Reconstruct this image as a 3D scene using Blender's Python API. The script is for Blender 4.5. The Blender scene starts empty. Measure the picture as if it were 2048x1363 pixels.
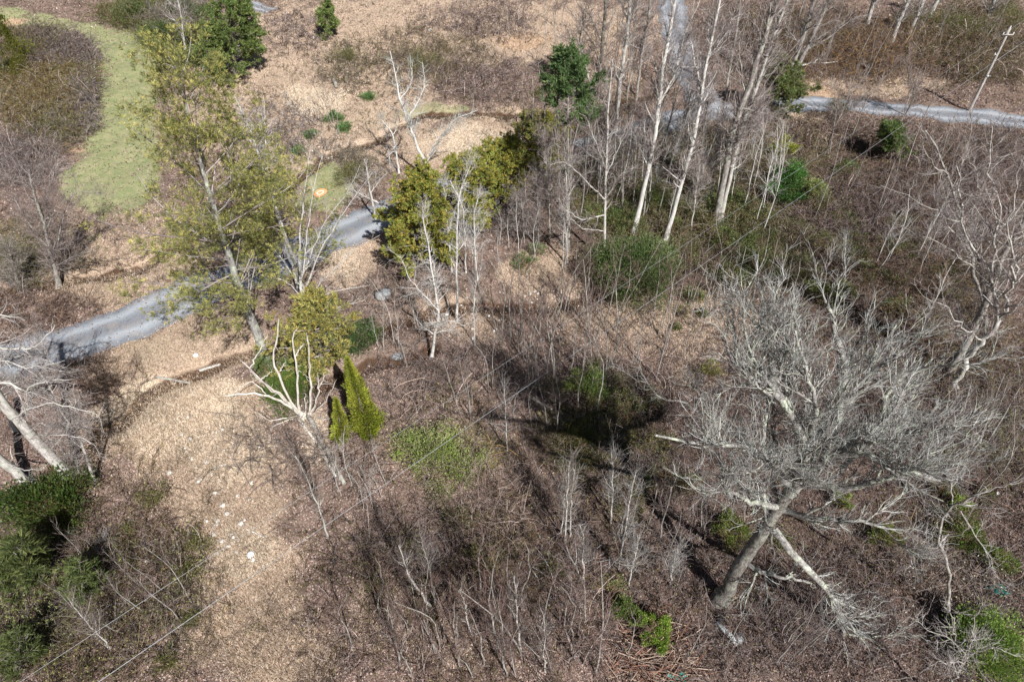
import bpy, math
import numpy as np
from mathutils import Vector
rng = np.random.default_rng(11)
SC = bpy.context.scene
# ------------------------------------------------------------------ camera, sky, sun, exposure
CAMH = 36.0; PITCH = math.radians(46.0); FPX = 1365.0
cam_d = bpy.data.cameras.new("camera"); cam = bpy.data.objects.new("camera", cam_d)
SC.collection.objects.link(cam); SC.camera = cam
cam_d.lens = 24; cam_d.sensor_width = 36; cam_d.clip_start = 0.5; cam_d.clip_end = 3000
cam.location = (0, 0, CAMH); cam.rotation_euler = (math.radians(90) - PITCH, 0, 0)
SUN_EL = math.radians(47); SUN_DX, SUN_DY = 0.46, -0.888          # horizontal direction towards the sun
world = bpy.data.worlds.new("World"); SC.world = world; world.use_nodes = True
wn = world.node_tree; bg = wn.nodes['Background']
sky = wn.nodes.new('ShaderNodeTexSky'); sky.sky_type = 'NISHITA'; sky.sun_disc = False
sky.sun_elevation = SUN_EL; sky.sun_rotation = math.atan2(SUN_DX, SUN_DY)
wn.links.new(sky.outputs[0], bg.inputs[0]); bg.inputs[1].default_value = 0.036
sd = bpy.data.lights.new("sun", 'SUN'); sd.energy = 5.0; sd.angle = math.radians(0.5); sd.color = (1.0, 0.98, 0.955)
sun = bpy.data.objects.new("sun", sd); SC.collection.objects.link(sun)
tosun = Vector((SUN_DX*math.cos(SUN_EL), SUN_DY*math.cos(SUN_EL), math.sin(SUN_EL)))
sun.rotation_euler = tosun.to_track_quat('Z', 'Y').to_euler(); sun.location = (30, -50, 80)
SC.view_settings.view_transform = 'Standard'; SC.view_settings.look = 'None'
SC.view_settings.exposure = 0.68; SC.view_settings.gamma = 1.0
SC.cycles.max_bounces = 4; SC.cycles.diffuse_bounces = 2; SC.cycles.transmission_bounces = 2; SC.cycles.transparent_max_bounces = 4

# ------------------------------------------------------------------ mapping a place in the survey picture to the world
cp, sp = math.cos(PITCH), math.sin(PITCH)
CAM = np.array([0, 0, CAMH])
def dirs(px, py):
    u = (np.asarray(px, float) - 1024) / FPX; v = (np.asarray(py, float) - 681.5) / FPX
    return np.stack([u, cp - v*sp, -(sp + v*cp)], -1)
def project(x, y, z=0.0):
    dz = z - CAMH
    depth = y*cp - dz*sp; depth = np.where(depth < 1.0, 1.0, depth)
    yy = y*sp + dz*cp
    return 1024 + FPX*x/depth, 681.5 - FPX*yy/depth
def at_z(px, py, z):
    d = dirs(px, py); t = (z - CAMH)/d[..., 2]
    return CAM + d*t[..., None]
def at_y(px, py, Y):
    d = dirs(px, py); t = Y/d[..., 1]
    return CAM + d*t[..., None]
def seg_dist(x, y, poly):
    best = np.full(np.shape(x), 1e9)
    for (ax, ay), (bx, by) in zip(poly[:-1], poly[1:]):
        dx, dy = bx-ax, by-ay; L = dx*dx+dy*dy+1e-9
        t = np.clip(((x-ax)*dx+(y-ay)*dy)/L, 0, 1)
        best = np.minimum(best, np.hypot(x-ax-t*dx, y-ay-t*dy))
    return best
def flat(pts): return [tuple(at_z(np.array(a), np.array(b), 0.0)[:2]) for a, b in pts]
STREAMS = [flat(p) for p in [
    [(-80,600),(20,575),(100,560),(180,553),(285,538),(340,505),(430,455),(520,400),(600,352),(650,312),(700,292),(745,283),(800,248),(850,228),(930,228),(1010,232),(1080,228),(1180,212),(1290,195)],
    [(60,1010),(130,900),(200,860),(250,830),(290,790),(320,768),(400,745),(450,722),(560,690),(680,690),(760,650),(900,610),(1000,603),(1090,610),(1160,590),(1250,560),(1400,520),(1560,500)],
    [(640,770),(740,720),(800,712),(870,690)]]]
STW = [0.8, 0.95, 0.75]
def hnoise(x, y):
    return (0.28*np.sin(x*0.11+1.3)*np.cos(y*0.09) + 0.16*np.sin(x*0.31+y*0.23) + 0.07*np.sin(x*0.83-y*0.71+2) + 0.05*np.cos(x*1.3+y*1.1))
def height(x, y):
    h = hnoise(x, y)
    for pl, w in zip(STREAMS, STW):
        d = seg_dist(x, y, pl) + 0.25*np.sin(x*1.7)*np.cos(y*1.3)
        h = h - 0.65*np.exp(-(np.clip(d, 0, 50)/w)**2)
    return h
def G(px, py):
    px = np.asarray(px, float); py = np.asarray(py, float)
    p = at_z(px, py, np.zeros_like(px))
    for _ in range(3):
        p = at_z(px, py, height(p[..., 0], p[..., 1]))
    return p
def depth_at(p): return p[1]*cp - (p[2]-CAMH)*sp

# ------------------------------------------------------------------ materials
def new_mat(name, rough=0.9, spec=0.1):
    m = bpy.data.materials.new(name); m.use_nodes = True
    n = m.node_tree; b = n.nodes['Principled BSDF']
    b.inputs['Roughness'].default_value = rough; b.inputs['Specular IOR Level'].default_value = spec
    return m, n, b
def nd(n, t, **kw):
    k = n.nodes.new(t)
    for a, v in kw.items(): setattr(k, a, v)
    return k
def noise(n, scale, detail=3, rough=0.6, vec=None):
    k = nd(n, 'ShaderNodeTexNoise'); k.inputs['Scale'].default_value = scale; k.inputs['Detail'].default_value = detail
    k.inputs['Roughness'].default_value = rough
    if vec is not None: n.links.new(vec, k.inputs['Vector'])
    return k.outputs['Fac']
def ramp(n, fac, stops):
    r = nd(n, 'ShaderNodeValToRGB'); e = r.color_ramp.elements
    while len(e) < len(stops): e.new(0.5)
    for k, (p, c) in enumerate(stops): e[k].position = p; e[k].color = (*c, 1)
    n.links.new(fac, r.inputs[0]); return r.outputs[0]
def mixc(n, fac, a, b, mode='MIX'):
    k = nd(n, 'ShaderNodeMix', data_type='RGBA', blend_type=mode)
    for s, v in ((0, fac), (6, a), (7, b)):
        if isinstance(v, (int, float)): k.inputs[s].default_value = v
        elif isinstance(v, tuple): k.inputs[s].default_value = (*v, 1)
        else: n.links.new(v, k.inputs[s])
    return k.outputs[2]
def col_attr(n, name='Col'):
    a = nd(n, 'ShaderNodeAttribute'); a.attribute_name = name; return a
def leaf_material(name, rough=0.6, trans=0.3, spec=0.2):
    m, n, b = new_mat(name, rough, spec)
    a = col_attr(n); n.links.new(a.outputs['Color'], b.inputs['Base Color'])
    t = nd(n, 'ShaderNodeBsdfTranslucent'); n.links.new(a.outputs['Color'], t.inputs[0])
    mx = nd(n, 'ShaderNodeMixShader'); mx.inputs[0].default_value = trans
    n.links.new(b.outputs[0], mx.inputs[1]); n.links.new(t.outputs[0], mx.inputs[2])
    n.links.new(mx.outputs[0], n.nodes['Material Output'].inputs[0]); return m
def bark_material(name, lo, mid, hi, scale=6.0, lichen=(0.42, 0.46, 0.36), lich=0.5):
    m, n, b = new_mat(name, 0.95, 0.05)
    tc = nd(n, 'ShaderNodeTexCoord'); mp = nd(n, 'ShaderNodeMapping'); mp.inputs['Scale'].default_value = (1, 1, 0.35)
    n.links.new(tc.outputs['Object'], mp.inputs[0])
    f = noise(n, scale, 5, 0.7, mp.outputs[0])
    c = ramp(n, f, [(0.3, lo), (0.5, mid), (0.68, hi)])
    f2 = noise(n, 2.3, 4, 0.7, tc.outputs['Object'])
    g = ramp(n, f2, [(0.5, (0, 0, 0)), (0.62, (lich,)*3)])
    c = mixc(n, g, c, lichen)
    n.links.new(c, b.inputs['Base Color'])
    bp = nd(n, 'ShaderNodeBump'); bp.inputs['Strength'].default_value = 0.8; bp.inputs['Distance'].default_value = 0.04
    n.links.new(f, bp.inputs['Height']); n.links.new(bp.outputs[0], b.inputs['Normal']); return m
M = {}
M['needle'] = leaf_material('needle_foliage', 0.6, 0.4)
M['leaf'] = leaf_material('leaf_foliage', 0.45, 0.35, 0.3)
M['dry'] = leaf_material('dry_leaf', 0.85, 0.2, 0.05)
M['twig'] = leaf_material('thin_twig', 0.9, 0.0, 0.05)
M['bark_grey'] = bark_material('grey_bark', (0.10,0.085,0.075), (0.27,0.24,0.22), (0.46,0.43,0.40))
M['bark_pale'] = bark_material('pale_bark', (0.18,0.16,0.14), (0.45,0.42,0.39), (0.62,0.59,0.55))
M['bark_white'] = bark_material('whitish_bark', (0.30,0.28,0.26), (0.58,0.55,0.52), (0.72,0.70,0.67))
M['bark_lichen'] = bark_material('lichen_bark', (0.08,0.07,0.065), (0.24,0.225,0.21), (0.42,0.41,0.38), lichen=(0.50,0.55,0.42), lich=0.75)
M['bark_furrowed'] = bark_material('furrowed_grey_bark', (0.045,0.04,0.036), (0.15,0.135,0.12), (0.30,0.28,0.26), 9.0, lich=.35)
M['bark_dark'] = bark_material('dark_bark', (0.05,0.04,0.035), (0.13,0.11,0.09), (0.24,0.21,0.18))
M['dead_wood'] = bark_material('bleached_dead_wood', (0.30,0.26,0.22), (0.55,0.50,0.44), (0.72,0.68,0.62), lich=0.25)

# ------------------------------------------------------------------ mesh helpers
def make_mesh(name, V, Q, mat, col=None, smooth=True):
    me = bpy.data.meshes.new(name); V = np.ascontiguousarray(V, np.float32); Q = np.ascontiguousarray(Q, np.int32)
    me.vertices.add(len(V)); me.vertices.foreach_set('co', V.ravel())
    k = Q.shape[1]
    me.loops.add(Q.size); me.loops.foreach_set('vertex_index', Q.ravel())
    me.polygons.add(len(Q)); me.polygons.foreach_set('loop_start', np.arange(len(Q), dtype=np.int32)*k)
    if smooth: me.polygons.foreach_set('use_smooth', np.ones(len(Q), bool))
    if col is not None:
        a = me.color_attributes.new('Col', 'FLOAT_COLOR', 'POINT')
        a.data.foreach_set('color', np.concatenate([np.asarray(col, np.float32), np.ones((len(V), 1), np.float32)], 1).ravel())
    me.materials.append(mat); me.update(); return me
def unit(v): return v/np.maximum(np.linalg.norm(v, axis=-1, keepdims=True), 1e-9)
class Acc:
    def __init__(s): s.V = []; s.Q = []; s.C = []; s.n = 0
    def add(s, V, Q, C=None):
        s.V.append(V); s.Q.append(Q + s.n); s.n += len(V)
        if C is not None: s.C.append(np.broadcast_to(C, V.shape) if np.ndim(C) < 2 or len(C) != len(V) else C)
    def tubes(s, P, R, k=3, C=None):
        """P (N,n,3) polylines, R (N,n) radii, C (N,3) colours"""
        if len(P) == 0: return
        N, n, _ = P.shape
        T = unit(np.gradient(P, axis=1)); mean = unit(P[:, -1]-P[:, 0])
        ref = np.where(np.abs(mean[:, 2:3]) > 0.8, np.array([[1., 0, 0]]), np.array([[0., 0, 1.]]))[:, None, :]
        A = unit(np.cross(T, ref)); B = np.cross(T, A)
        th = np.arange(k)*2*np.pi/k
        ring = A[:, :, None, :]*np.cos(th)[None, None, :, None] + B[:, :, None, :]*np.sin(th)[None, None, :, None]
        V = (P[:, :, None, :] + ring*R[:, :, None, None]).reshape(-1, 3)
        base = (np.arange(N)*n*k)[:, None, None]; i = np.arange(n-1)[None, :, None]*k; j = np.arange(k)[None, None, :]; j2 = (j+1) % k
        Q = np.stack([base+i+j, base+i+j2, base+i+k+j2, base+i+k+j], -1).reshape(-1, 4)
        CC = None
        if C is not None: CC = np.repeat(np.asarray(C), n*k, axis=0)
        s.add(V, Q, CC)
    def leaves(s, P, D, L, W, C, fold=None):
        """rhombus leaves: P (N,3) base, D (N,3) direction, L, W sizes, C (N,3)"""
        N = len(P)
        if N == 0: return
        D = unit(D); r = unit(rng.normal(size=(N, 3))); S = unit(np.cross(D, r))
        if fold is not None:                                       # flat-lying leaves: side vector kept level
            S = unit(np.cross(D, fold + 0.35*r))
        L = np.broadcast_to(L, (N,))[:, None]; W = np.broadcast_to(W, (N,))[:, None]
        V = np.stack([P, P + D*L*0.45 + S*W*0.5, P + D*L, P + D*L*0.45 - S*W*0.5], 1).reshape(-1, 3)
        Q = np.arange(N*4).reshape(N, 4)
        s.add(V, Q, np.repeat(C, 4, axis=0))
    def mesh(s, name, mat, smooth=True, origin=None):
        V = np.concatenate(s.V); Q = np.concatenate(s.Q)
        C = np.concatenate(s.C) if s.C else None
        if origin is not None: V = V - np.asarray(origin)
        return make_mesh(name, V, Q, mat, C, smooth)
def palette(N, cols, jit=0.15, w=None):
    cols = np.array(cols, float); i = rng.choice(len(cols), N, p=w); j = rng.choice(len(cols), N, p=w); t = rng.random((N, 1))
    c = cols[i]*t + cols[j]*(1-t)
    return np.clip(c*(1 + rng.normal(0, jit, (N, 1))), 0.005, 0.9)
def resample(pts, n, wob=0.0):
    pts = np.asarray(pts, float); s = np.r_[0, np.cumsum(np.linalg.norm(np.diff(pts, axis=0), axis=1))]
    t = np.linspace(0, s[-1], n); P = np.stack([np.interp(t, s, pts[:, k]) for k in range(3)], 1)
    if n > 5 and len(pts) > 2:                                      # round the corners slightly
        P[1:-1] = 0.25*P[:-2] + 0.5*P[1:-1] + 0.25*P[2:]
    if wob: P[1:-1] += rng.normal(0, wob, (n-2, 3))
    return P
def spawn(P, R, M_, Lr, ang=(35, 70), up=0.1, wig=0.12, rf=0.55, tr=(0.15, 1.0), n=4, taper=0.25, tl=0.5, rmin=0.006, out=None, rmax=9.0):
    """grow M_ children from parent polylines P (N,n,3)"""
    N, m, _ = P.shape
    ln = np.linalg.norm(np.diff(P, axis=1), axis=2).sum(1)
    par = rng.choice(N, M_, p=ln/ln.sum()); t = tr[0] + (tr[1]-tr[0])*rng.random(M_)
    f = t*(m-1); i = np.minimum(f.astype(int), m-2); a = (f-i)[:, None]
    B = P[par, i]*(1-a) + P[par, i+1]*a; r0 = R[par, i]*(1-a[:, 0]) + R[par, i+1]*a[:, 0]
    T = unit(P[par, i+1]-P[par, i]); perp = unit(np.cross(T, rng.normal(size=(M_, 3))))
    th = np.radians(rng.uniform(*ang, M_))[:, None]
    D = np.cos(th)*T + np.sin(th)*perp
    if out is not None:
        o = unit(B - out); D = unit(D + 0.5*o)
    L = rng.uniform(Lr[0], Lr[1], M_)*(1-tl*t)
    Q = np.empty((M_, n, 3)); Q[:, 0] = B; d = unit(D)
    for k in range(1, n):
        d = unit(d + np.array([0, 0, up]) + rng.normal(0, wig, (M_, 3)))
        Q[:, k] = Q[:, k-1] + d*(L/(n-1))[:, None]
    rr = np.clip(r0*rf, rmin, rmax)
    return Q, rr[:, None]*np.linspace(1, taper, n)[None, :]

COL = SC.collection
def tagit(o, label, cat, group=None, kind=None):
    if label: o['label'] = label
    if cat: o['category'] = cat
    if group: o['group'] = group
    if kind: o['kind'] = kind
def thing(name, label, cat, loc, group=None):
    o = bpy.data.objects.new(name, None); COL.objects.link(o); o.location = tuple(float(q) for q in loc); o.empty_display_size = 0.3
    tagit(o, label, cat, group); return o
def link(name, mesh, parent=None):
    o = bpy.data.objects.new(name, mesh); COL.objects.link(o)
    if parent is not None: o.parent = parent
    return o
def dup(root, loc, rz, sc, label, group):
    r = root.copy(); COL.objects.link(r); r.location = tuple(float(q) for q in loc); r.rotation_euler = (0, 0, rz); r.scale = (sc, sc, sc)
    r['label'] = label; r['group'] = group
    for ch in root.children:
        c = ch.copy(); COL.objects.link(c); c.parent = r
    return r

# ------------------------------------------------------------------ zones of the ground, as ellipses (cx, cy, rx, ry, strength)
def vnoise(x, y, s, seed=0):
    q = np.sin(x*s*1.7+seed)*np.cos(y*s*1.3-seed) + 0.6*np.sin(x*s*3.1-y*s*2.3+seed*2) + 0.4*np.cos(x*s*5.9+y*s*6.7+seed) + 0.3*np.sin(x*s*11.3-y*s*9.1)
    return q/2.3
def ell(px, py, wx, wy, L, seed=0):
    m = np.zeros(np.shape(px)); nz = vnoise(wx, wy, 0.55, seed)*0.35
    for cx, cy, rx, ry, s in L:
        d = np.hypot((px-cx)/rx, (py-cy)/ry) + nz
        m = np.maximum(m, s*np.clip((1.25-d)/0.5, 0, 1))
    return m
def inpoly(px, py, poly):
    c = np.zeros(np.shape(px), bool); n = len(poly)
    for i in range(n):
        x1, y1 = poly[i]; x2, y2 = poly[(i+1) % n]
        if y1 == y2: continue
        k = ((y1 > py) != (y2 > py)) & (px < (x2-x1)*(py-y1)/(y2-y1)+x1); c ^= k
    return c
GRASSPOLY = [(-60,12),(40,18),(120,34),(200,44),(262,60),(305,85),(325,120),(312,200),(312,260),(322,320),(318,380),(285,425),(200,432),(140,410),(105,380),(125,345),(168,300),(192,250),(204,190),(206,140),(196,104),(160,76),(90,62),(20,52),(-60,58)]
GRASS = [(660,365,60,42,.75),(640,395,60,35,.6),(575,385,60,40,.4),(300,700,60,50,.35),(380,720,40,30,.3),(870,225,90,16,.5),(750,235,60,22,.35),(560,145,60,18,.3)]
STRAW = [(1290,625,190,46,.6),(1100,545,80,34,.7),(1180,600,120,24,.5),(1250,660,150,50,.4),(960,650,70,40,.5),(760,1240,60,90,.35),(900,1290,120,50,.3),(620,210,260,150,.8),(900,60,420,70,.8),(1000,280,110,60,.85),(900,300,140,50,.8),(230,540,150,70,.9),(240,440,120,50,.5),(420,690,110,60,.9),(360,850,170,110,1.0),(300,740,130,60,.8),(450,1000,130,130,.8),
         (480,1180,130,170,.75),(540,1300,130,90,.7),(700,510,70,60,.9),(1090,540,90,50,.75),(1700,170,200,22,.7),(1620,215,70,26,.6),(1440,660,110,70,.55),(1400,740,60,50,.5),(1060,90,80,30,.9),(1220,130,50,60,.7),(650,700,80,50,.4),(900,620,80,50,.5),(1480,1190,30,18,.6)]
PALE = [(350,840,150,75,1.0),(450,900,90,70,.6),(630,200,70,38,.7),(480,1100,80,60,.6),(690,520,40,40,.5),(940,290,120,36,.6),(400,780,70,30,.7),(640,880,40,60,.5)]
ORANGE = [(158,302,18,6,.5),(1045,85,60,20,.6),(400,70,40,12,.5),(1650,180,90,12,.5),(30,45,30,8,.6),(1230,130,40,50,.4),(860,300,40,30,.3),(370,790,60,30,.3),(1480,1185,18,10,.8)]
PAINTED_SHADE = [(1560,420,420,140,.95),(1750,330,320,60,.5),(1800,560,280,140,1.),(1620,620,200,60,.6),(1260,880,200,150,.9),(1600,900,330,230,.75),(1900,900,200,260,.85),(1750,1200,380,180,.65),(1180,1050,180,120,.6),(900,1130,200,110,.55),(1250,420,170,90,.8),(1500,90,90,80,.4),(1840,110,230,80,.45),(1650,450,260,120,.7),(1500,520,160,90,.8),(1200,800,160,90,.75),(1350,900,150,120,.7),(1850,1150,250,180,.5),(1900,800,160,140,.6),(1350,1150,160,160,.5),(60,1150,140,120,.5),(1350,400,200,80,.6),(800,1250,200,120,.25),(1900,450,180,140,.6),(1650,850,200,200,.45)]  # tree shade painted into the ground colour, mostly the right half
MOSS = [(150,180,90,120,.6),(60,180,80,100,.5),(1180,860,120,70,.6),(900,900,120,70,.5),(1560,1060,60,50,.3),(250,1150,150,110,.35),(380,1100,60,60,.35),(1240,1010,60,60,.4),(60,480,90,60,.5),(1400,440,180,60,.5),(1900,60,140,60,.45),(1240,780,90,50,.35),(1820,1080,140,90,.3),(1100,1200,120,80,.2),(350,620,60,30,.2)]
def zones(x, y):
    px, py = project(x, y, 0.0)
    ok = (y > 3) & (y < 160)
    nx = px + 5*vnoise(x, y, 1.1, 3); ny = py + 4*vnoise(x, y, 1.2, 5)
    g = ell(px, py, x, y, GRASS, 1)
    ip = sum(inpoly(nx+ox, ny+oy, GRASSPOLY).astype(float) for ox, oy in ((0,0),(14,0),(-14,0),(0,9),(0,-9),(26,4),(-26,-4),(5,30),(-5,-20)))/9
    g = np.maximum(g, ip*(.82+.35*vnoise(x, y, .8, 9)))
    z = dict(grass=g, straw=ell(px, py, x, y, STRAW, 2), pale=ell(px, py, x, y, PALE, 3), orange=ell(px, py, x, y, ORANGE, 4),
             dark=ell(px, py, x, y, PAINTED_SHADE, 5), moss=ell(px, py, x, y, MOSS, 6))
    z['straw'] = np.where(inpoly(nx, ny, GRASSPOLY), 0, z['straw'])
    for k in z: z[k] = np.where(ok, z[k], 0.0)
    d = np.full(np.shape(x), 1e9)
    for pl in STREAMS[:]: d = np.minimum(d, seg_dist(x, y, pl))
    z['soil'] = np.clip(1.25 - d/0.75 + 0.25*vnoise(x, y, 2.1, 8), 0, 1)
    return z

# ------------------------------------------------------------------ ground sheet
def axis(lo, hi, st, far, k=1.18):
    a = list(np.arange(lo, hi+1e-6, st)); s = st
    while a[-1] < far: s *= k; a.append(a[-1]+s)
    s = st; b = [a[0]]
    while b[-1] > -far: s *= k; b.append(b[-1]-s)
    return np.array(b[:0:-1] + a)
gx = axis(-88, 88, 0.34, 900); gy = axis(4, 122, 0.34, 900)
X, Y = np.meshgrid(gx, gy); x = X.ravel(); y = Y.ravel()
z = height(x, y) + 0.02*rng.normal(size=len(x))*(np.abs(x) < 90)
nx_, ny_ = len(gx), len(gy)
ii = (np.arange(ny_-1)[:, None]*nx_ + np.arange(nx_-1)[None, :]).ravel()
Q = np.stack([ii, ii+1, ii+1+nx_, ii+nx_], 1)
gm, n, b = new_mat('leaf_covered_ground', 0.95, 0.03)
me = make_mesh('ground', np.stack([x, y, z], 1), Q, gm)
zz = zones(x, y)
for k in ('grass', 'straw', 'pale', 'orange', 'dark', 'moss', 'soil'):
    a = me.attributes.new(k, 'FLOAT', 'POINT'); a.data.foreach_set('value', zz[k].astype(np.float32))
ground = link('ground', me); ground['kind'] = 'structure'
tc = nd(n, 'ShaderNodeTexCoord').outputs['Object']
def at(k):
    a = nd(n, 'ShaderNodeAttribute'); a.attribute_name = k; return a.outputs['Fac']
f1 = noise(n, 9.0, 6, 0.75, tc); f2 = noise(n, 1.1, 5, 0.65, tc); f3 = noise(n, 22.0, 3, 0.7, tc)
vor = nd(n, 'ShaderNodeTexVoronoi'); vor.inputs['Scale'].default_value = 11.0; n.links.new(tc, vor.inputs['Vector'])
litter = ramp(n, f1, [(0.32, (0.12,0.08,0.066)), (0.46, (0.215,0.148,0.122)), (0.56, (0.30,0.215,0.18)), (0.7, (0.42,0.32,0.275))])
cellv = nd(n, 'ShaderNodeSeparateColor'); n.links.new(vor.outputs['Color'], cellv.inputs[0])
litter = mixc(n, 0.5, litter, ramp(n, cellv.outputs[0], [(0, (0.12,0.08,0.065)), (0.5, (0.26,0.18,0.14)), (1, (0.46,0.36,0.29))]))
litter = mixc(n, ramp(n, noise(n, .45, 5, .7, tc), [(0.42, (.75,.75,.75)), (0.58, (0,0,0))]), litter, (0.12,0.085,0.07))
litter = mixc(n, ramp(n, f2, [(0.4, (0,0,0)), (0.62, (.5,.5,.5))]), litter, mixc(n, 0.5, litter, (0.20,0.16,0.10)))
straw = ramp(n, f1, [(0.3, (0.24,0.165,0.115)), (0.48, (0.42,0.315,0.235)), (0.62, (0.60,0.47,0.35)), (0.75, (0.7,0.58,0.45))])
pale = ramp(n, f3, [(0.3, (0.36,0.27,0.18)), (0.5, (0.62,0.51,0.38)), (0.65, (0.8,0.69,0.54))])
grass = ramp(n, f1, [(0.3, (0.15,0.175,0.075)), (0.5, (0.24,0.265,0.125)), (0.7, (0.35,0.35,0.20))])
grass = mixc(n, ramp(n, f2, [(0.42, (0,0,0)), (0.62, (.5,.5,.5))]), grass, (0.42,0.36,0.22))
moss = ramp(n, f1, [(0.3, (0.05,0.06,0.018)), (0.5, (0.11,0.115,0.035)), (0.7, (0.21,0.19,0.075))])
dark = ramp(n, f1, [(0.3, (0.045,0.03,0.025)), (0.5, (0.10,0.07,0.06)), (0.7, (0.20,0.145,0.12))])  # ground colour for the painted tree shade
def soft(k, lo=0.32, hi=0.62):
    s = nd(n, 'ShaderNodeMath', operation='ADD'); n.links.new(at(k), s.inputs[0])
    s2 = nd(n, 'ShaderNodeMath', operation='MULTIPLY_ADD'); n.links.new(f1, s2.inputs[0]); s2.inputs[1].default_value = 0.8; s2.inputs[2].default_value = -0.4
    n.links.new(s2.outputs[0], s.inputs[1])
    mr = nd(n, 'ShaderNodeMapRange'); n.links.new(s.outputs[0], mr.inputs[0]); mr.inputs[1].default_value = lo; mr.inputs[2].default_value = hi; return mr.outputs[0]
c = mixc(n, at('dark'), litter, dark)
c = mixc(n, soft('straw'), c, straw); c = mixc(n, soft('moss'), c, moss); c = mixc(n, soft('pale'), c, pale)
c = mixc(n, soft('grass'), c, grass); c = mixc(n, soft('orange'), c, ramp(n, f1, [(.35, (0.36,0.23,0.15)), (.6, (0.60,0.42,0.28))])); c = mixc(n, soft('soil'), c, (0.085,0.05,0.032))
n.links.new(c, b.inputs['Base Color'])
bp = nd(n, 'ShaderNodeBump'); bp.inputs['Strength'].default_value = 0.9; bp.inputs['Distance'].default_value = 0.12
n.links.new(f1, bp.inputs['Height']); n.links.new(bp.outputs[0], b.inputs['Normal'])

# ------------------------------------------------------------------ gravel roads, streams
rm, n, b = new_mat('pale_gravel', 0.95, 0.05)
tc = nd(n, 'ShaderNodeTexCoord').outputs['Object']
f1 = noise(n, 14, 5, 0.75, tc); f2 = noise(n, 0.9, 4, 0.6, tc)
c = ramp(n, f1, [(0.3, (0.10,0.105,0.115)), (0.5, (0.165,0.175,0.195)), (0.68, (0.25,0.26,0.28))])
tk = nd(n, 'ShaderNodeAttribute'); tk.attribute_name = 'track'
c = mixc(n, tk.outputs['Fac'], c, ramp(n, f1, [(0.3, (0.23,0.245,0.265)), (0.6, (0.38,0.40,0.43))]))
c = mixc(n, ramp(n, f2, [(0.5, (0,0,0)), (0.7, (.35,.35,.35))]), c, (0.33,0.27,0.21))
n.links.new(c, b.inputs['Base Color'])
bp = nd(n, 'ShaderNodeBump'); bp.inputs['Strength'].default_value = 0.6; bp.inputs['Distance'].default_value = 0.04
n.links.new(f1, bp.inputs['Height']); n.links.new(bp.outputs[0], b.inputs['Normal'])
def ribbon(name, pts, w, mat, lift, n_across=12, step=0.5, edge=0.12, track=True, sink=None):
    p = np.array(flat(pts)); s = np.r_[0, np.cumsum(np.hypot(*np.diff(p, axis=0).T))]
    t = np.arange(0, s[-1], step); cx_ = np.interp(t, s, p[:, 0]); cy_ = np.interp(t, s, p[:, 1])
    for _ in range(60 if track else 6):
        cx_[1:-1] = .25*cx_[:-2]+.5*cx_[1:-1]+.25*cx_[2:]; cy_[1:-1] = .25*cy_[:-2]+.5*cy_[1:-1]+.25*cy_[2:]
    dx, dy = np.gradient(cx_), np.gradient(cy_); L = np.hypot(dx, dy); nx, ny = -dy/L, dx/L
    u = np.linspace(-1, 1, n_across)
    ww = w/2*(np.interp(cx_, [8, 26], [1, .72]) if track else 1)*(1 + edge*np.sin(t*1.1)*np.sin(t*0.37+2) + edge*0.5*rng.normal(size=len(t)))
    U = u[None, :]*ww[:, None]
    x = cx_[:, None]+nx[:, None]*U; y = cy_[:, None]+ny[:, None]*U
    z = height(x, y) + lift - 0.05*np.abs(u[None, :])**8 if sink is None else height(cx_, cy_)[:, None]*np.ones_like(x) + lift
    k = n_across; ii = (np.arange(len(t)-1)[:, None]*k + np.arange(k-1)[None, :]).ravel()
    Q = np.stack([ii, ii+1, ii+1+k, ii+k], 1)
    me = make_mesh(name, np.stack([x, y, z], -1).reshape(-1, 3), Q, mat)
    if track:
        tr = np.exp(-((np.abs(u)-0.5)/0.2)**2)
        a = me.attributes.new('track', 'FLOAT', 'POINT'); a.data.foreach_set('value', np.tile(tr, len(t)).astype(np.float32))
    o = link(name, me); o['kind'] = 'structure'; return o
ribbon('road', [(-260,800),(-120,752),(40,722),(150,684),(290,642),(400,590),(520,540),(650,480),(760,437),(850,400),(960,350),(1070,325),(1180,300),(1290,268),(1370,232),(1450,215),(1540,208),(1620,204),(1760,212),(1860,222),(1990,240),(2120,262),(2300,300)], 4.4, rm, 0.07)
ribbon('road', [(1425,235),(1400,180),(1370,120),(1350,60),(1342,0),(1338,-60),(1335,-120)], 5.0, rm, 0.10)
ribbon('path', [(390,-30),(430,-6),(480,4),(520,16),(545,24)], 2.4, rm, 0.06)
wm, n, b = new_mat('shallow_brown_water', 0.15, 0.4); b.inputs['Base Color'].default_value = (0.05,0.035,0.025,1)
for pl in ([(130,559),(180,553),(285,538),(330,512)], [(690,294),(745,283),(800,248),(850,228),(930,228),(1010,232),(1080,228),(1180,212)], [(200,862),(250,832),(290,790),(318,770)], [(960,604),(1000,603),(1090,610),(1160,592)]):
    ribbon('stream', pl, 0.5, wm, 0.06, 4, 0.4, 0.25, False, True)

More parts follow.
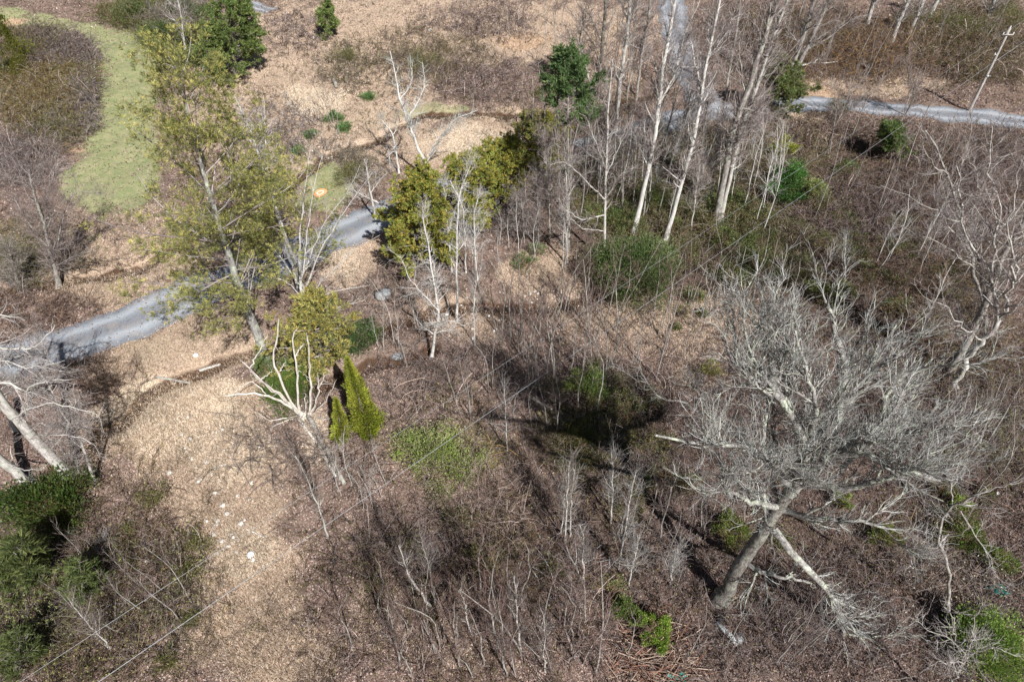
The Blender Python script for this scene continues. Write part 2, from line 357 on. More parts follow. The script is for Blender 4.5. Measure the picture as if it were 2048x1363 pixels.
# ------------------------------------------------------------------ leaf litter, dry grass, green grass
NS = 760000
px = rng.uniform(-120, 2170, NS); py = rng.uniform(-60, 1480, NS)
P = G(px, py); zz = zones(P[:, 0], P[:, 1])
ROADS = [flat([(-260,800),(-120,752),(40,722),(150,684),(290,642),(400,590),(520,540),(650,480),(760,437),(850,400),(960,350),(1070,325),(1180,300),(1290,268),(1370,232),(1450,215),(1540,208),(1620,204),(1760,212),(1860,222),(1990,240),(2120,262),(2300,300)]), flat([(1425,235),(1400,180),(1370,120),(1350,60),(1342,0),(1335,-120)])]
rd = np.minimum(seg_dist(P[:, 0], P[:, 1], ROADS[0]), seg_dist(P[:, 0], P[:, 1], ROADS[1]) - 0.3)
keep = (rng.random(NS) > zz['grass']*1.02) & ((rd > 1.75 + 0.6*rng.random(NS)) | ((rng.random(NS) < .05+.10*np.clip(rd-1, 0, 1)))) & (rng.random(NS) > zz['soil']*0.75)
P = P[keep]; zz = {k: v[keep] for k, v in zz.items()}; N = len(P)
D = rng.normal(size=(N, 3)); D[:, 2] = np.abs(D[:, 2])*0.5
dist = np.linalg.norm(P-CAM, axis=1)
big = (0.5+0.5*vnoise(P[:, 0], P[:, 1], .35, 2))*.6+(0.5+0.5*vnoise(P[:, 0], P[:, 1], 1.3, 6))*.4
base = palette(N, [(.215,.135,.11),(.28,.185,.155),(.35,.245,.21),(.12,.08,.065),(.52,.42,.37)], 0.22)*np.clip(.38+.95*big, .4, 1.2)[:, None]
st = palette(N, [(.46,.34,.26),(.58,.45,.35),(.37,.265,.20),(.66,.54,.44)], 0.12)
pa = palette(N, [(.64,.52,.40),(.78,.67,.54),(.5,.38,.28)], 0.1)
pa = pa*np.clip(.9+.3*big, .85, 1.15)[:, None]; st = st*np.clip(.75+.5*big, .7, 1.15)[:, None]
mo = palette(N, [(.13,.13,.04),(.24,.21,.08),(.20,.15,.09)], 0.2)
c = base*(1-0.62*zz['dark'][:, None])  # fallen leaves darkened too, as if in the trees' shade
def blend(c, d, w): w = (rng.random(len(w)) < w)[:, None]; return np.where(w, d, c)
c = blend(c, st, zz['straw']*0.85); c = blend(c, mo, zz['moss']*0.6); c = blend(c, pa, zz['pale']*0.8); c = blend(c, palette(N, [(.62,.40,.23),(.5,.3,.17)]), zz['orange']*0.6)
A = Acc(); sz = (0.026 + 0.0010*dist)*(1-.38*np.maximum(zz['straw'], zz['pale']))*rng.uniform(0.6, 1.5, N)
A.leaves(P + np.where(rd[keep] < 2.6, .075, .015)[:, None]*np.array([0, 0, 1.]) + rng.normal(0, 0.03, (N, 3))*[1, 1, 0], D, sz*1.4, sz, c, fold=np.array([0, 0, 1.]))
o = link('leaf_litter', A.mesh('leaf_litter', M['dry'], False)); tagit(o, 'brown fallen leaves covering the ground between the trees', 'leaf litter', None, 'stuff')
# blades
def blades(name, N, wfun, cols, h, label, cat, lean=0.7, wd=0.02):
    px = rng.uniform(-80, 2130, N*4); py = rng.uniform(-40, 1430, N*4); P = G(px, py); zz = zones(P[:, 0], P[:, 1])
    rd = np.minimum(seg_dist(P[:, 0], P[:, 1], ROADS[0]), seg_dist(P[:, 0], P[:, 1], ROADS[1]))
    k = (rng.random(len(P)) < wfun(zz)) & (rd > 2.2); P = P[k][:N]; N = len(P); D = rng.normal(0, lean, (N, 3)); D[:, 2] = 1
    d = np.linalg.norm(P-CAM, axis=1); A = Acc(); A.leaves(P, D, rng.uniform(h*.4, h*1.2, N), wd*.45+0.00033*d, palette(N, cols, .2)*np.clip(.9+.35*vnoise(P[:, 0], P[:, 1], .7, 4), .6, 1.25)[:, None])
    o = link(name, A.mesh(name, M['dry'], False)); tagit(o, label, cat, None, 'stuff')
blades('dry_grass', 300000, lambda z: np.clip(z['straw']*1.0+z['orange']*.3, 0, 1)*(1-z['grass']), [(.48,.36,.26),(.60,.48,.37),(.38,.27,.20),(.70,.60,.49),(.30,.22,.12)], 0.34, 'straw coloured dry grass and stems in the open clearings', 'dry grass')
blades('grass', 90000, lambda z: z['grass'], [(.20,.24,.10),(.29,.31,.15),(.42,.37,.25),(.16,.20,.08)], 0.11, 'short green grass of the curved mown lane and road verges', 'grass', 1.0, 0.025)
# ------------------------------------------------------------------ growing things
GREY = [(.30,.26,.24),(.42,.38,.36),(.22,.18,.17)]
MAUVE = [(.21,.14,.12),(.30,.215,.19),(.12,.077,.065),(.42,.345,.32)]
WHITE = [(.56,.53,.50),(.44,.41,.38),(.66,.63,.60)]
LICH = [(.43,.45,.40),(.54,.56,.52),(.34,.34,.33),(.62,.63,.61)]
TAN = [(.42,.32,.25),(.55,.44,.36),(.32,.23,.18)]
BROWN = [(.20,.13,.08),(.29,.19,.11),(.14,.09,.06)]
OLIVE = [(.16,.15,.06),(.22,.20,.09),(.12,.10,.05)]
RUST = [(.28,.17,.06),(.20,.15,.05),(.34,.22,.09)]
Y_PINE = [(.185,.185,.06),(.12,.13,.045),(.28,.25,.085),(.065,.075,.028)]
G_PINE = [(.09,.13,.04),(.13,.17,.05),(.06,.09,.03),(.19,.21,.07)]
D_PINE = [(.06,.09,.028),(.09,.12,.035),(.13,.15,.045),(.04,.06,.02)]
B_PINE = [(.09,.145,.055),(.06,.10,.04),(.14,.19,.07)]
HEML = [(.15,.18,.04),(.095,.12,.03),(.24,.245,.055),(.30,.22,.05)]
RHODO = [(.07,.115,.035),(.11,.165,.05),(.045,.07,.022),(.24,.28,.12)]
ARBOR = [(.17,.15,.05),(.22,.28,.03),(.31,.34,.04),(.12,.16,.02),(.33,.31,.05)]
LIME = [(.22,.32,.05),(.30,.40,.08),(.14,.22,.04)]
PALEG = [(.20,.24,.08),(.28,.31,.12),(.14,.16,.06)]

def mul(L_, k): L_[:] = [tuple(min(.8, q*k) for q in c_) for c_ in L_]
for L_, k in ((Y_PINE, 1.95), (G_PINE, 1.8), (D_PINE, 2.0), (B_PINE, 1.4), (HEML, 1.6), (RHODO, 1.05), (ARBOR, 1.3), (LIME, 1.1), (PALEG, 1.35), (GREY, .9), (MAUVE, .85), (WHITE, .85), (LICH, 1.0), (TAN, .9)): mul(L_, k)
def trace(path, Y0):
    return np.array([at_y(p[0], p[1], Y0 + (p[2] if len(p) > 2 else 0.0)) for p in path])
def bare_tree(name, label, cat, path, r0, r1, limbs=(), n2=14, L2=(1.2, 3), n3=90, L3=(.5, 1.4), n4=300, L4=(.25, .7),
              mat='bark_grey', cols=GREY, t0=0.3, up=0.12, group=None, rl=0.4, tw=0.010, ang=(30, 65), sink=0.25, wob=0.03, rmax2=0.05, radial=False, nm=0):
    tw = tw*.72; n3 = int(n3*.85); n4 = int(n4*.75)
    b = G(path[0][0], path[0][1]); Y0 = b[1]
    pts = trace(path, Y0); pts[0] = b - np.array([0, 0, sink])
    T = resample(pts, 14, wob); R = np.linspace(r0, r1, 14); R[0] *= 1.6; R[1] *= 1.15
    root = thing(name, label, cat, b, group)
    A = Acc(); A.tubes(T[None], R[None], 9); link('trunk', A.mesh('trunk', M['bark_furrowed' if radial else mat], origin=b), root)
    LP, LR = [], []
    for L in limbs:
        lp = resample(trace(L[1:], Y0), 14, wob); q = np.linspace(L[0], max(L[0]*0.22, 0.012), 14)
        A = Acc(); A.tubes(lp[None], q[None], 6); link('limb', A.mesh('limb', M[mat], origin=b), root)
        LP.append(lp); LR.append(q)
    k = int(14*t0); i0 = np.linspace(k, 13, 14); Tc = np.stack([np.interp(i0, np.arange(14), T[:, j]) for j in range(3)], 1); Rc = np.interp(i0, np.arange(14), R)
    P1 = np.array([Tc] + LP); R1 = np.array([Rc] + LR)
    A = Acc(); out = (T[-1] - np.array([0, 0, 1.5])) if radial else None; P2, R2 = spawn(P1, R1, n2, L2, ang, up, 0.12 if not radial else .2, rl, (0.05, 1), 7, 0.25, 0.45, 0.012, rmax=rmax2, out=out)
    A.tubes(P2, R2, 5); link('branches', A.mesh('branches', M[mat], origin=b), root)
    A = Acc(); src = np.concatenate([P2, P1[:, ::2]]); srcR = np.concatenate([R2, R1[:, ::2]])
    if radial:
        Pm, Rm = spawn(np.concatenate([P2, P1[:, ::2]]), np.concatenate([R2, R1[:, ::2]]), nm, (.9, 2.8), (25, 60), .08, .2, .55, (.15, 1), 7, .35, .4, .018, out=out, rmax=.035)
        Ab = Acc(); Ab.tubes(Pm, Rm, 4); link('branches', Ab.mesh('branches', M[mat], origin=b), root); src = np.concatenate([src, Pm]); srcR = np.concatenate([srcR, Rm])
    P3, R3 = spawn(src, srcR, n3, L3, (25, 60), up*0.7, 0.22, 0.5, (0.1, 1), 5, 0.4, 0.4, tw, out=out, rmax=0.022)
    A.tubes(P3, R3, 3, palette(n3, cols, .12))
    P4, R4 = spawn(P3, R3, n4, L4, (20, 55), up*0.5, 0.2, 0.7, (0.1, 1), 3, 0.5, 0.3, tw*0.75)
    A.tubes(P4, R4, 3, palette(n4, cols, .2)*(1 if not radial else .6))
    link('twigs', A.mesh('twigs', M['twig'], origin=b), root)
    return root

def tufts(A, P, D, k, L, W, cols, spread=0.7, cw=None, jit=0.12):
    """needle tufts: k rhombi around every point"""
    N = len(P); cb = palette(N, cols, jit, cw)
    PP = np.repeat(P, k, 0); DD = np.repeat(unit(D), k, 0) + rng.normal(0, spread, (N*k, 3))
    A.leaves(PP + rng.normal(0, L*0.12, PP.shape), DD, rng.uniform(L*.6, L*1.3, N*k), W, np.clip(np.repeat(cb, k, 0)*(1+rng.normal(0, .12, (N*k, 1))), .01, .9))
def pine(name, label, base, top, R, nb=70, nt=1600, cols=D_PINE, t0=0.1, prof=None, k=7, L=0.26, W=0.05, r0=0.16, mat='bark_dark', droop=-0.02, path=None, group=None, irr=0.25, cat='tree', ang0=70, nsub=5, open_=0):
    b = G(base[0], base[1]); Y0 = b[1]
    pts = trace([base] + list(path or []) + [top], Y0); pts[0] = b - np.array([0, 0, .2])
    T = resample(pts, 14, 0.02); Rr = np.linspace(r0, 0.02, 14)
    root = thing(name, label, cat, b, group)
    A = Acc(); A.tubes(T[None], Rr[None], 8); link('trunk', A.mesh('trunk', M[mat], origin=b), root)
    t = np.sort(t0 + (1-t0)*rng.random(nb)**0.9); f = t*13; i = np.minimum(f.astype(int), 12); a = (f-i)[:, None]
    B = T[i]*(1-a)+T[i+1]*a
    prof = prof or (lambda s: np.minimum(1, (1-s)*1.5+0.06)*np.minimum(1, s*4+0.45))
    s = (t-t0)/(1-t0); Ln = R*prof(s)*(1+rng.normal(0, irr, nb)).clip(.35, 1.6)
    az = rng.uniform(0, 2*np.pi, nb); el = np.radians(90-ang0 + 25*s)
    D = np.stack([np.cos(az)*np.cos(el), np.sin(az)*np.cos(el), np.sin(el)], 1)
    P1 = np.empty((nb, 6, 3)); P1[:, 0] = B; d = D
    for q in range(1, 6):
        d = unit(d + np.array([0, 0, droop if q < 3 else 0.06]) + rng.normal(0, .08, (nb, 3))); P1[:, q] = P1[:, q-1]+d*(Ln/5)[:, None]
    R1 = (0.008 + 0.008*Ln)[:, None]*np.linspace(1, .35, 6)
    P2, R2 = spawn(P1, R1, nb*nsub, (0.25*R+.15, 0.5*R+.2), (35, 65), 0.05, .12, .5, (.25, 1), 4, .4, .6, .008, rmax=.02)
    A = Acc(); C1 = palette(nb, GREY, .1); A.tubes(P1, R1, 4, C1); A.tubes(P2, R2, 3, palette(len(P2), GREY+BROWN[:1], .1))
    link('branches', A.mesh('branches', M['twig'], origin=b), root)
    S = np.concatenate([P2[:, 1:].reshape(-1, 3), P1[:, 3:].reshape(-1, 3)]); SD = np.concatenate([np.repeat((P2[:, -1]-P2[:, 0])[:, None], 3, 1).reshape(-1, 3), np.repeat((P1[:, -1]-P1[:, 0])[:, None], 3, 1).reshape(-1, 3)])
    if open_:
        ht = np.clip((S[:, 2]-b[2])/(T[-1, 2]-b[2]), 0, 1); axd = np.hypot(S[:, 0]-np.interp(ht, np.linspace(0, 1, 14), T[:, 0]), S[:, 1]-np.interp(ht, np.linspace(0, 1, 14), T[:, 1]))
        kp = axd > open_*R*np.clip(1.5-1.4*ht, .15, 1); S = S[kp]; SD = SD[kp]; kk = rng.random(max(30, int(len(S)/2.2))); cs = rng.integers(0, len(S), len(kk)); S = S[cs]; SD = SD[cs]
    j = rng.integers(0, len(S), nt); A = Acc()
    tufts(A, S[j] + rng.normal(0, .24 if open_ else .08, (nt, 3)), unit(SD[j]) + np.array([0, 0, .35]), k, L, W, cols, .6)
    link('crown', A.mesh('crown', M['needle'], False, b), root)
    return root
DENS = 2.4
def bush(name, label, cx, cy, rpx, h, cols, dens=260, L=0.17, W=0.075, mat='leaf', cat='shrub', group=None, ry=None, clump=0.2, stems=14, up=0.5, hollow=0.45, scols=BROWN):
    c = at_z(cx, cy, h*0.5); g = height(c[0], c[1]); b = np.array([c[0], c[1], g]); D_ = depth_at(c)
    Rx = rpx*D_/FPX; Ry = (ry*D_/FPX/0.72) if ry else Rx; Rx *= 1.15; Ry *= 1.15; clump = clump*.72; nl = int(dens*DENS*Rx*Ry*(1+h*.4))+200
    root = thing(name, label, cat, b, group)
    K = max(26, int(6*Rx*Ry*1.5)+8); v = unit(rng.normal(size=(K, 3))); v[:, 2] = np.abs(v[:, 2])*1.1-.25
    rr = rng.uniform(hollow, 1.12, (K, 1))*(1+.18*np.sin(np.arctan2(v[:, 1:2], v[:, :1])*3+cx)); E = np.array([Rx*.85, Ry*.85, h*0.6]); cc = v*rr*E + [0, 0, h*.42]
    w = rng.random(K)+.3; j = rng.choice(K, nl, p=w/w.sum()); cs = clump*(Rx+Ry)*.5*rng.uniform(.6, 1.4, K)
    P = cc[j] + rng.normal(size=(nl, 3))*np.minimum(cs[j], .7)[:, None]*[1, 1, .7]; P[:, 2] = np.maximum(P[:, 2], .04)
    cb = palette(K, cols, .25); lc = np.clip(cb[j]*.6 + palette(nl, cols, .1)*.4, .01, .9)
    A = Acc(); A.leaves(P, unit(P-cc[j]*.6) + [0, 0, up] + rng.normal(0, .5, (nl, 3)), rng.uniform(L*.6, L*1.3, nl), W, lc)
    link('foliage', A.mesh('foliage', M[mat], False), root)
    S = np.empty((stems, 5, 3)); S[:, 0] = rng.normal(0, .15, (stems, 3))*[Rx, Ry, 0]; e = cc[rng.integers(0, K, stems)]
    for q in range(1, 5): S[:, q] = S[:, 0]+(e-S[:, 0])*(q/4)+rng.normal(0, .04*h, (stems, 3))
    R_ = np.full((stems, 1), .02+.006*h)*np.linspace(1, .4, 5); A = Acc(); A.tubes(S, R_, 4, palette(stems, scols, .1))
    P2, R2 = spawn(S, R_, stems*6, (.3*h, .6*h), (25, 60), .1, .2, .5, (.2, 1), 4, .5, .3, .008); A.tubes(P2, R2, 3, palette(len(P2), scols, .15))
    link('stems', A.mesh('stems', M['twig']), root)
    return root
def arborvitae(name, label, base, top, rpx, n=9000, cols=ARBOR, cat='tree'):
    px0 = base[0]; b = G(*base); tp = at_y(top[0], top[1], b[1]); H = tp[2]-b[2]; R = rpx*depth_at((b+tp)/2)/FPX; ax = tp-b
    root = thing(name, label, cat, b)
    K = 160; kt = rng.random(K)**1.2; ka = rng.uniform(0, 6.28, K); kr = 1+rng.normal(0, .3, K)
    j = rng.integers(0, K, n); t = np.clip(kt[j]+rng.normal(0, .05, n), 0.02, .99); a = ka[j]+rng.normal(0, .28, n)
    prof = np.minimum(1, (1-t)*1.35)**0.8*np.minimum(1, .55+t*2.2)
    r = R*prof*kr[j]*(1+.16*np.sin(a*3+t*11+px0)+.1*np.sin(a*5-t*23))*rng.uniform(.55, 1.02, n)
    P = ax[None]*t[:, None] + np.stack([np.cos(a)*r, np.sin(a)*r, np.zeros(n)], 1)
    D = np.stack([np.cos(a)*.7, np.sin(a)*.7, np.full(n, 1.1)], 1)
    cb = palette(K, cols, .32); A = Acc(); A.leaves(P, D+rng.normal(0, .25, (n, 3)), rng.uniform(.10, .26, n), .075, np.clip(cb[j]*.6+palette(n, cols, .1)*.4, .01, .9))
    link('crown', A.mesh('crown', M['needle'], False), root)
    A = Acc(); T = resample(np.array([[0, 0, -.2], ax*.5, ax*.93]), 8); A.tubes(T[None], np.linspace(.11, .02, 8)[None], 7); link('trunk', A.mesh('trunk', M['bark_dark']), root)
    return root

# ------------------------------------------------------------------ evergreens
arborvitae('arborvitae', 'tall bright yellow-green cone shaped evergreen standing right of the dead snag', (740,872), (694,717), 25, 17000)
arborvitae('arborvitae', 'small bright yellow-green cone evergreen in front of the taller cone and beside the snag', (686,884), (672,798), 14, 7000)
arborvitae('arborvitae', 'dark olive cone shaped evergreen cut by the left frame edge beside the mown lane', (8,150), (-8,28), 52, 12000, [(.15,.17,.025),(.10,.12,.02),(.22,.21,.04)])
pine('pine_tree', 'dense round dark green pine with tiered boughs at the top, right of the mown lane', (468,150), (462,-8), 3.6, 130, 9000, D_PINE+G_PINE, 0.02, lambda s: np.sqrt(np.clip(1-s**2.2, .01, 1)), 7, .30, .065, .2, ang0=78, irr=.1)
pine('pine_tree', 'small loose green pine sapling at the top edge standing in straw grass', (655,78), (656,0), 1.5, 50, 1300, G_PINE, 0.03, None, 6, .28, .07, .08)
pine('pine_tree', 'slim fresh green pine on a bare pole trunk among the grey trees', (1138,500), (1135,105), 1.8, 60, 1700, B_PINE, 0.66, lambda s: np.minimum(1, (1-s)*1.6+.2), 7, .3, .07, .13, 'bark_grey')
WP = dict(open_=.42, k=10, L=.22, W=.030, mat='bark_lichen')
pine('white_pine', 'very tall yellow-green pine with open crown leaning over the gravel road behind the snag', (536,728), (352,128), 4.6, 85, 6800, Y_PINE, 0.24, lambda s: np.minimum(1, (1-s)*1.1+.3), path=[(510,650,0),(480,580,0.2),(452,490,0),(430,420,-.2),(395,300,0),(372,210,.2)], r0=.36, irr=.45, nsub=6, **WP)
pine('white_pine', 'yellow-green pine with two bare whitish upper stems right of the tallest pine, by the road', (612,596), (528,345), 3.5, 66, 4200, Y_PINE, 0.25, lambda s: np.minimum(1, (1-s)*1.2+.4), path=[(588,520,0),(565,465,0),(545,400,0)], r0=.22, irr=.4, **WP)
pine('hemlock_tree', 'olive drooping evergreen right behind the dead snag', (640,735), (640,585), 2.5, 80, 5000, Y_PINE+HEML[3:], .1, None, 6, .22, .05, .12)
pine('hemlock_tree', 'yellow-green evergreen at the lower end of the visible gravel road, right of the branch shadows', (845,545), (842,350), 2.7, 110, 9500, HEML, .08, lambda s: np.minimum(1, (1-s)*1.5+.25), 7, .2, .06, .16)
pine('hemlock_tree', 'bright yellow-green evergreen behind the forked white birch clump', (950,470), (944,325), 2.2, 80, 5500, HEML, .25, lambda s: np.minimum(1, (1-s)*1.6+.3), 7, .2, .06, .12)
pine('hemlock_tree', 'olive evergreen with a dark shadow on the leaf clearing behind it', (1015,420), (1012,290), 2.4, 80, 5500, HEML, .15, lambda s: np.minimum(1, (1-s)*1.6+.3), 7, .2, .06, .12)
pine('hemlock_tree', 'yellow and green evergreen topmost of the diagonal row beside the clearing', (1080,360), (1078,236), 2.3, 80, 6000, HEML, .2, lambda s: np.minimum(1, (1-s)*1.6+.3), 7, .2, .065, .12)
bush('shrub', 'rusty orange leafed bush between two yellow-green evergreens', 898,392,24,2.4, [(.36,.19,.05),(.26,.15,.04),(.30,.22,.06)], 300)
pine('young_pine', 'small round dark green pine alone on the brown slope right of the tall trees', (1788,322), (1783,258), 1.35, 60, 1500, D_PINE+B_PINE[:1], .3, lambda s: np.minimum(1, (1-s)*2.5+.3), 7, .26, .06, .07)
pine('hemlock_tree', 'soft olive green evergreen at the left end of the upper right driveway', (1560,235), (1556,120), 2.6, 90, 5000, OLIVE+G_PINE[:2]+[(.15,.2,.08)], .05, None, 6, .26, .07, .12)
pine('young_pine', 'long needled green pine in the lower left corner of the thicket below the dark laurel', (50,1190), (44,1075), 1.3, 45, 900, [(.11,.14,.045),(.17,.19,.065),(.06,.08,.03)], .1, None, 9, .36, .05, .09)
pine('young_pine', 'shorter long needled green pine just right of the lower left corner pine', (165,1200), (160,1120), .8, 35, 300, [(.12,.155,.05),(.16,.19,.065),(.07,.1,.035)], .1, None, 9, .34, .05, .07)
pine('young_pine', 'faint green pine at the bottom of the left frame edge', (35,1345), (40,1265), 1.1, 35, 340, [(.12,.15,.05),(.09,.11,.04)], .1, None, 9, .32, .05, .07)
R_ = dict(dens=420, L=.19, W=.075)
bush('rhododendron', 'large glossy green rhododendron in the middle, below the tall bare trunks', 1268,536,84,4.0, RHODO, 520, .19,.07, ry=60, stems=24)
bush('rhododendron', 'dark glossy laurel mass around the foot of the white left edge trunk', 92,1010,84,2.6, [(.045,.085,.02),(.08,.13,.03),(.03,.05,.015),(.16,.18,.04)], 300, .19,.08, ry=46, stems=40)
bush('rhododendron', 'bright green holly like shrub with yellow top right of the tall trees', 1580,368,42,3.2, [(.07,.17,.04),(.12,.26,.06),(.05,.10,.03)], 480)
bush('shrub', 'thin yellow-green top growth just above the bright holly like shrub', 1568,300,24,2.4, [(.26,.30,.05),(.34,.34,.06)], 190)
bush('shrub', 'pale green half of the holly like shrub on its right side', 1628,380,26,2.2, PALEG, 240)
bush('shrub', 'round vivid lime green bush near the bottom beside the brown brush pile', 1307,1259,36,2.0, LIME, 2200, .1,.05, hollow=.7, clump=.12)
bush('shrub', 'smaller loose green bush upper left of the vivid round lime bush', 1252,1222,27,1.7, [(.14,.23,.05),(.2,.29,.07),(.1,.15,.04)], 1000, .12,.055)
bush('shrub', 'thin pale green shrub above the two green bushes at the bottom', 1225,1175,30,1.4, PALEG, 110, .12,.05)
bush('shrub', 'olive green round bush left of the thick trunk of the big lichen tree', 1466,1068,38,2.2, [(.14,.19,.04),(.2,.24,.06),(.1,.13,.03)], 480, .12,.055)
bush('shrub', 'mossy green bush seen through the lower twigs of the big lichen tree', 1776,1066,26,1.6, [(.2,.25,.05),(.15,.19,.04)], 380, .12,.055)
bush('shrub', 'small green bush high up among the lichen tree twigs, near its fork', 1690,1000,17,1.4, LIME, 260, .12,.055)
bush('shrub', 'dark green bush on the right beside the black tree shadow', 1938,1070,32,2.0, [(.13,.2,.035),(.18,.26,.05),(.09,.13,.03)], 480, .12,.055)
bush('shrub', 'green bush at the right edge below the dark green one', 2006,1118,27,1.8, [(.14,.21,.04),(.2,.27,.06)], 430, .12,.055)
bush('shrub', 'small green tuft bush above the dark green right side bush', 1922,1010,18,1.3, LIME, 300, .12,.055)
bush('shrub', 'large bright green bush in the bottom right corner under pale branches', 1985,1290,74,3.0, [(.18,.28,.05),(.25,.36,.08),(.12,.18,.04)], 420, .13,.06, ry=62, stems=20)
bush('shrub', 'small yellow-olive bush left of the lichen tree crown', 1424,731,21,1.3, [(.24,.25,.06),(.18,.18,.05)], 400, .11,.05)
bush('shrub', 'dark green evergreen bush in the black shade at the picture centre', 1180,770,44,2.8, D_PINE, 480, .15,.05, 'needle')
bush('shrub', 'low mossy green bush in the striped shade below the centre', 1165,862,52,1.2, [(.09,.12,.03),(.14,.17,.04)], 260, .12,.05, ry=20)
bush('shrub', 'small green shrub at the foot of the slim tree above the stream bank', 1050,517,23,1.3, B_PINE+PALEG[:1], 340, .13,.06)
bush('shrub', 'green shrub touching the left foot of the bare trunks above the red leaf bank', 1074,492,17,1.2, B_PINE, 300, .13,.06)
bush('juniper', 'bright green upright juniper growing through the bleached snag stems', 582,775,42,1.9, [(.12,.20,.04),(.18,.26,.055),(.07,.12,.025)], 300, .26,.05, 'needle', ry=55, up=1.5)
bush('juniper', 'pale green upper part of the growth left of the snag stems', 535,735,26,1.4, [(.18,.24,.09),(.14,.19,.06)], 330, .2,.05, 'needle', up=1.2)
bush('shrub', 'low dark green mat under dead branches right of the dead snag', 722,655,40,1.3, [(.09,.15,.05),(.13,.19,.07),(.06,.1,.03)], 420, .16,.05, 'needle', ry=34)
bush('shrub', 'tiny dark green shrub at the right foot of the tall yellow-green cone', 749,856,12,.9, B_PINE, 420, .12,.05)
bush('shrub', 'light green loose thicket bush below the picture centre', 860,895,72,2.6, PALEG+LIME[:1], 230, .13,.06, ry=44, stems=60, scols=TAN)
bush('shrub', 'light green bush right part of the pale thicket below the centre', 930,925,42,2.2, PALEG+LIME[:1], 210, .13,.06, ry=34, stems=40, scols=TAN)
bush('shrub', 'pale green low bush at the lower edge of the light green thicket', 880,985,46,1.3, PALEG, 110, .12,.05, ry=22, stems=30, scols=TAN)
for k, (a, b_, r, h, t) in enumerate([(400,112,34,1.8,'dark green vine covered bush left of the dense round pine'),(330,68,46,2.2,'dark green ivy bush at the top bank right of the mown lane'),(270,22,46,1.7,'green bush at the top edge above the mown lane'),(360,20,36,2.4,'dark vine covered bush at the top edge beside a thin white tree'),(415,30,26,2.0,'dark bush touching the upper left side of the dense round pine'),(372,92,30,1.4,'low green vine mat below the ivy bank')]):
    bush('shrub', t, a, b_, r, h, [(.08,.14,.035),(.12,.18,.05),(.05,.08,.025),(.16,.15,.07)], 260, .17,.07)
for a, b_, r, t in [(668,232,18,'clump of grassy evergreen leaves in the straw clearing, left one of two'),(690,250,15,'clump of grassy evergreen leaves in the straw clearing, right one of two'),(620,270,13,'small spiky green clump left of the stream in the clearing'),(596,300,13,'lowest small spiky green clump in the clearing'),(735,188,15,'small green clump above the forked white tree in the clearing'),(1975,75,12,'tiny green tuft beside the utility pole')]:
    bush('fern', t, a, b_, r, .6, [(.10,.2,.06),(.15,.26,.08)], 260, .26,.05, up=.2, stems=4, cat='plant')
for a, b_, r, h, t in [(1500,500,46,2.0,'dark laurel in the shaded slope under the tall right trunks'),(1450,475,34,1.8,'left laurel of the shaded slope under the tall trunks'),(1530,545,34,1.4,'lower sunlit laurel where the wire crosses the shaded slope'),(1395,405,38,1.8,'leafy laurel between the two slanting pale trunks'),(1300,395,40,1.7,'leafy laurel left of the slanting white trunk'),(1460,400,34,1.6,'laurel at the foot of the double dark trunk'),(1240,440,34,1.7,'laurel behind the slim whitish trunk'),(1340,330,32,1.5,'laurel higher up between pale trunks'),(1390,590,22,1.0,'low dark laurel at the right of the red leaf slope'),(1370,620,16,.8,'small dark plant on the red leaf slope'),(1405,625,12,.7,'tiny dark plant right of the small dark plant on the red slope'),(1355,650,10,.5,'smallest green plant on the red leaf slope'),(1660,590,44,1.6,'dark laurel in black shade above the lichen crown'),(1180,430,26,1.5,'laurel in front of the birch row'),(1700,330,24,1.3,'faint low bush right of the holly like shrub')]:
    bush('laurel', t, a, b_, r, h, RHODO[:3]+OLIVE[:1]+PALEG[:1], 190, .15,.065, stems=18)
for a, b_, r, h, t in [(1925,55,60,2.2,'olive leafed bush at the top right left of the utility pole'),(2015,30,46,2.4,'yellow-green leafed tree top in the top right corner'),(1850,35,34,1.8,'olive bush behind the upper right trunks'),(690,110,30,1.3,'olive bush right of the small top pine'),(850,125,40,1.2,'olive bush in the mauve brush above the clearing'),(1085,190,20,1.3,'pale olive bush at the foot of the slim green pine'),(1120,300,34,1.8,'dull olive bush behind the bare grey trees'),(1680,210,26,.7,'small green roadside bush on the lower verge of the driveway'),(700,350,34,1.5,'dark olive bush above the gravel road bend'),(60,95,26,1.2,'dark green bush in the upper left bramble oval'),(170,190,16,.9,'small dark bush on the lane side of the bramble oval'),(180,170,12,.8,'tiny dark bush beside the mown lane'),(300,995,34,.8,'flat olive shrub on the leafy bank at lower left'),(385,1085,34,.9,'olive green scrub on the lower left slope'),(365,1150,34,1.1,'second olive scrub below the first on the lower left slope'),(380,1240,20,.8,'small dark green scrub near the lower wire'),(330,1320,30,1.,'green scrub under the wire at the bottom left'),(60,1290,40,1.2,'yellow-green scrub at the bottom left edge'),(1150,930,44,1.,'olive scrub below the striped shade'),(1260,1010,34,1.,'dark olive scrub among slim saplings'),(860,1240,20,.9,'mossy tuft at the foot of the grey forked sapling'),(20,500,30,1.,'dark green tangle at the left edge beside the grey bushy tree'),(1560,1085,26,.7,'mossy patch shrub right of the thick lichen trunk')]:
    bush('shrub', t, a, b_, r, h, [(.13,.14,.045),(.19,.19,.07),(.09,.10,.03)], 110, .13,.05, stems=26, scols=OLIVE)

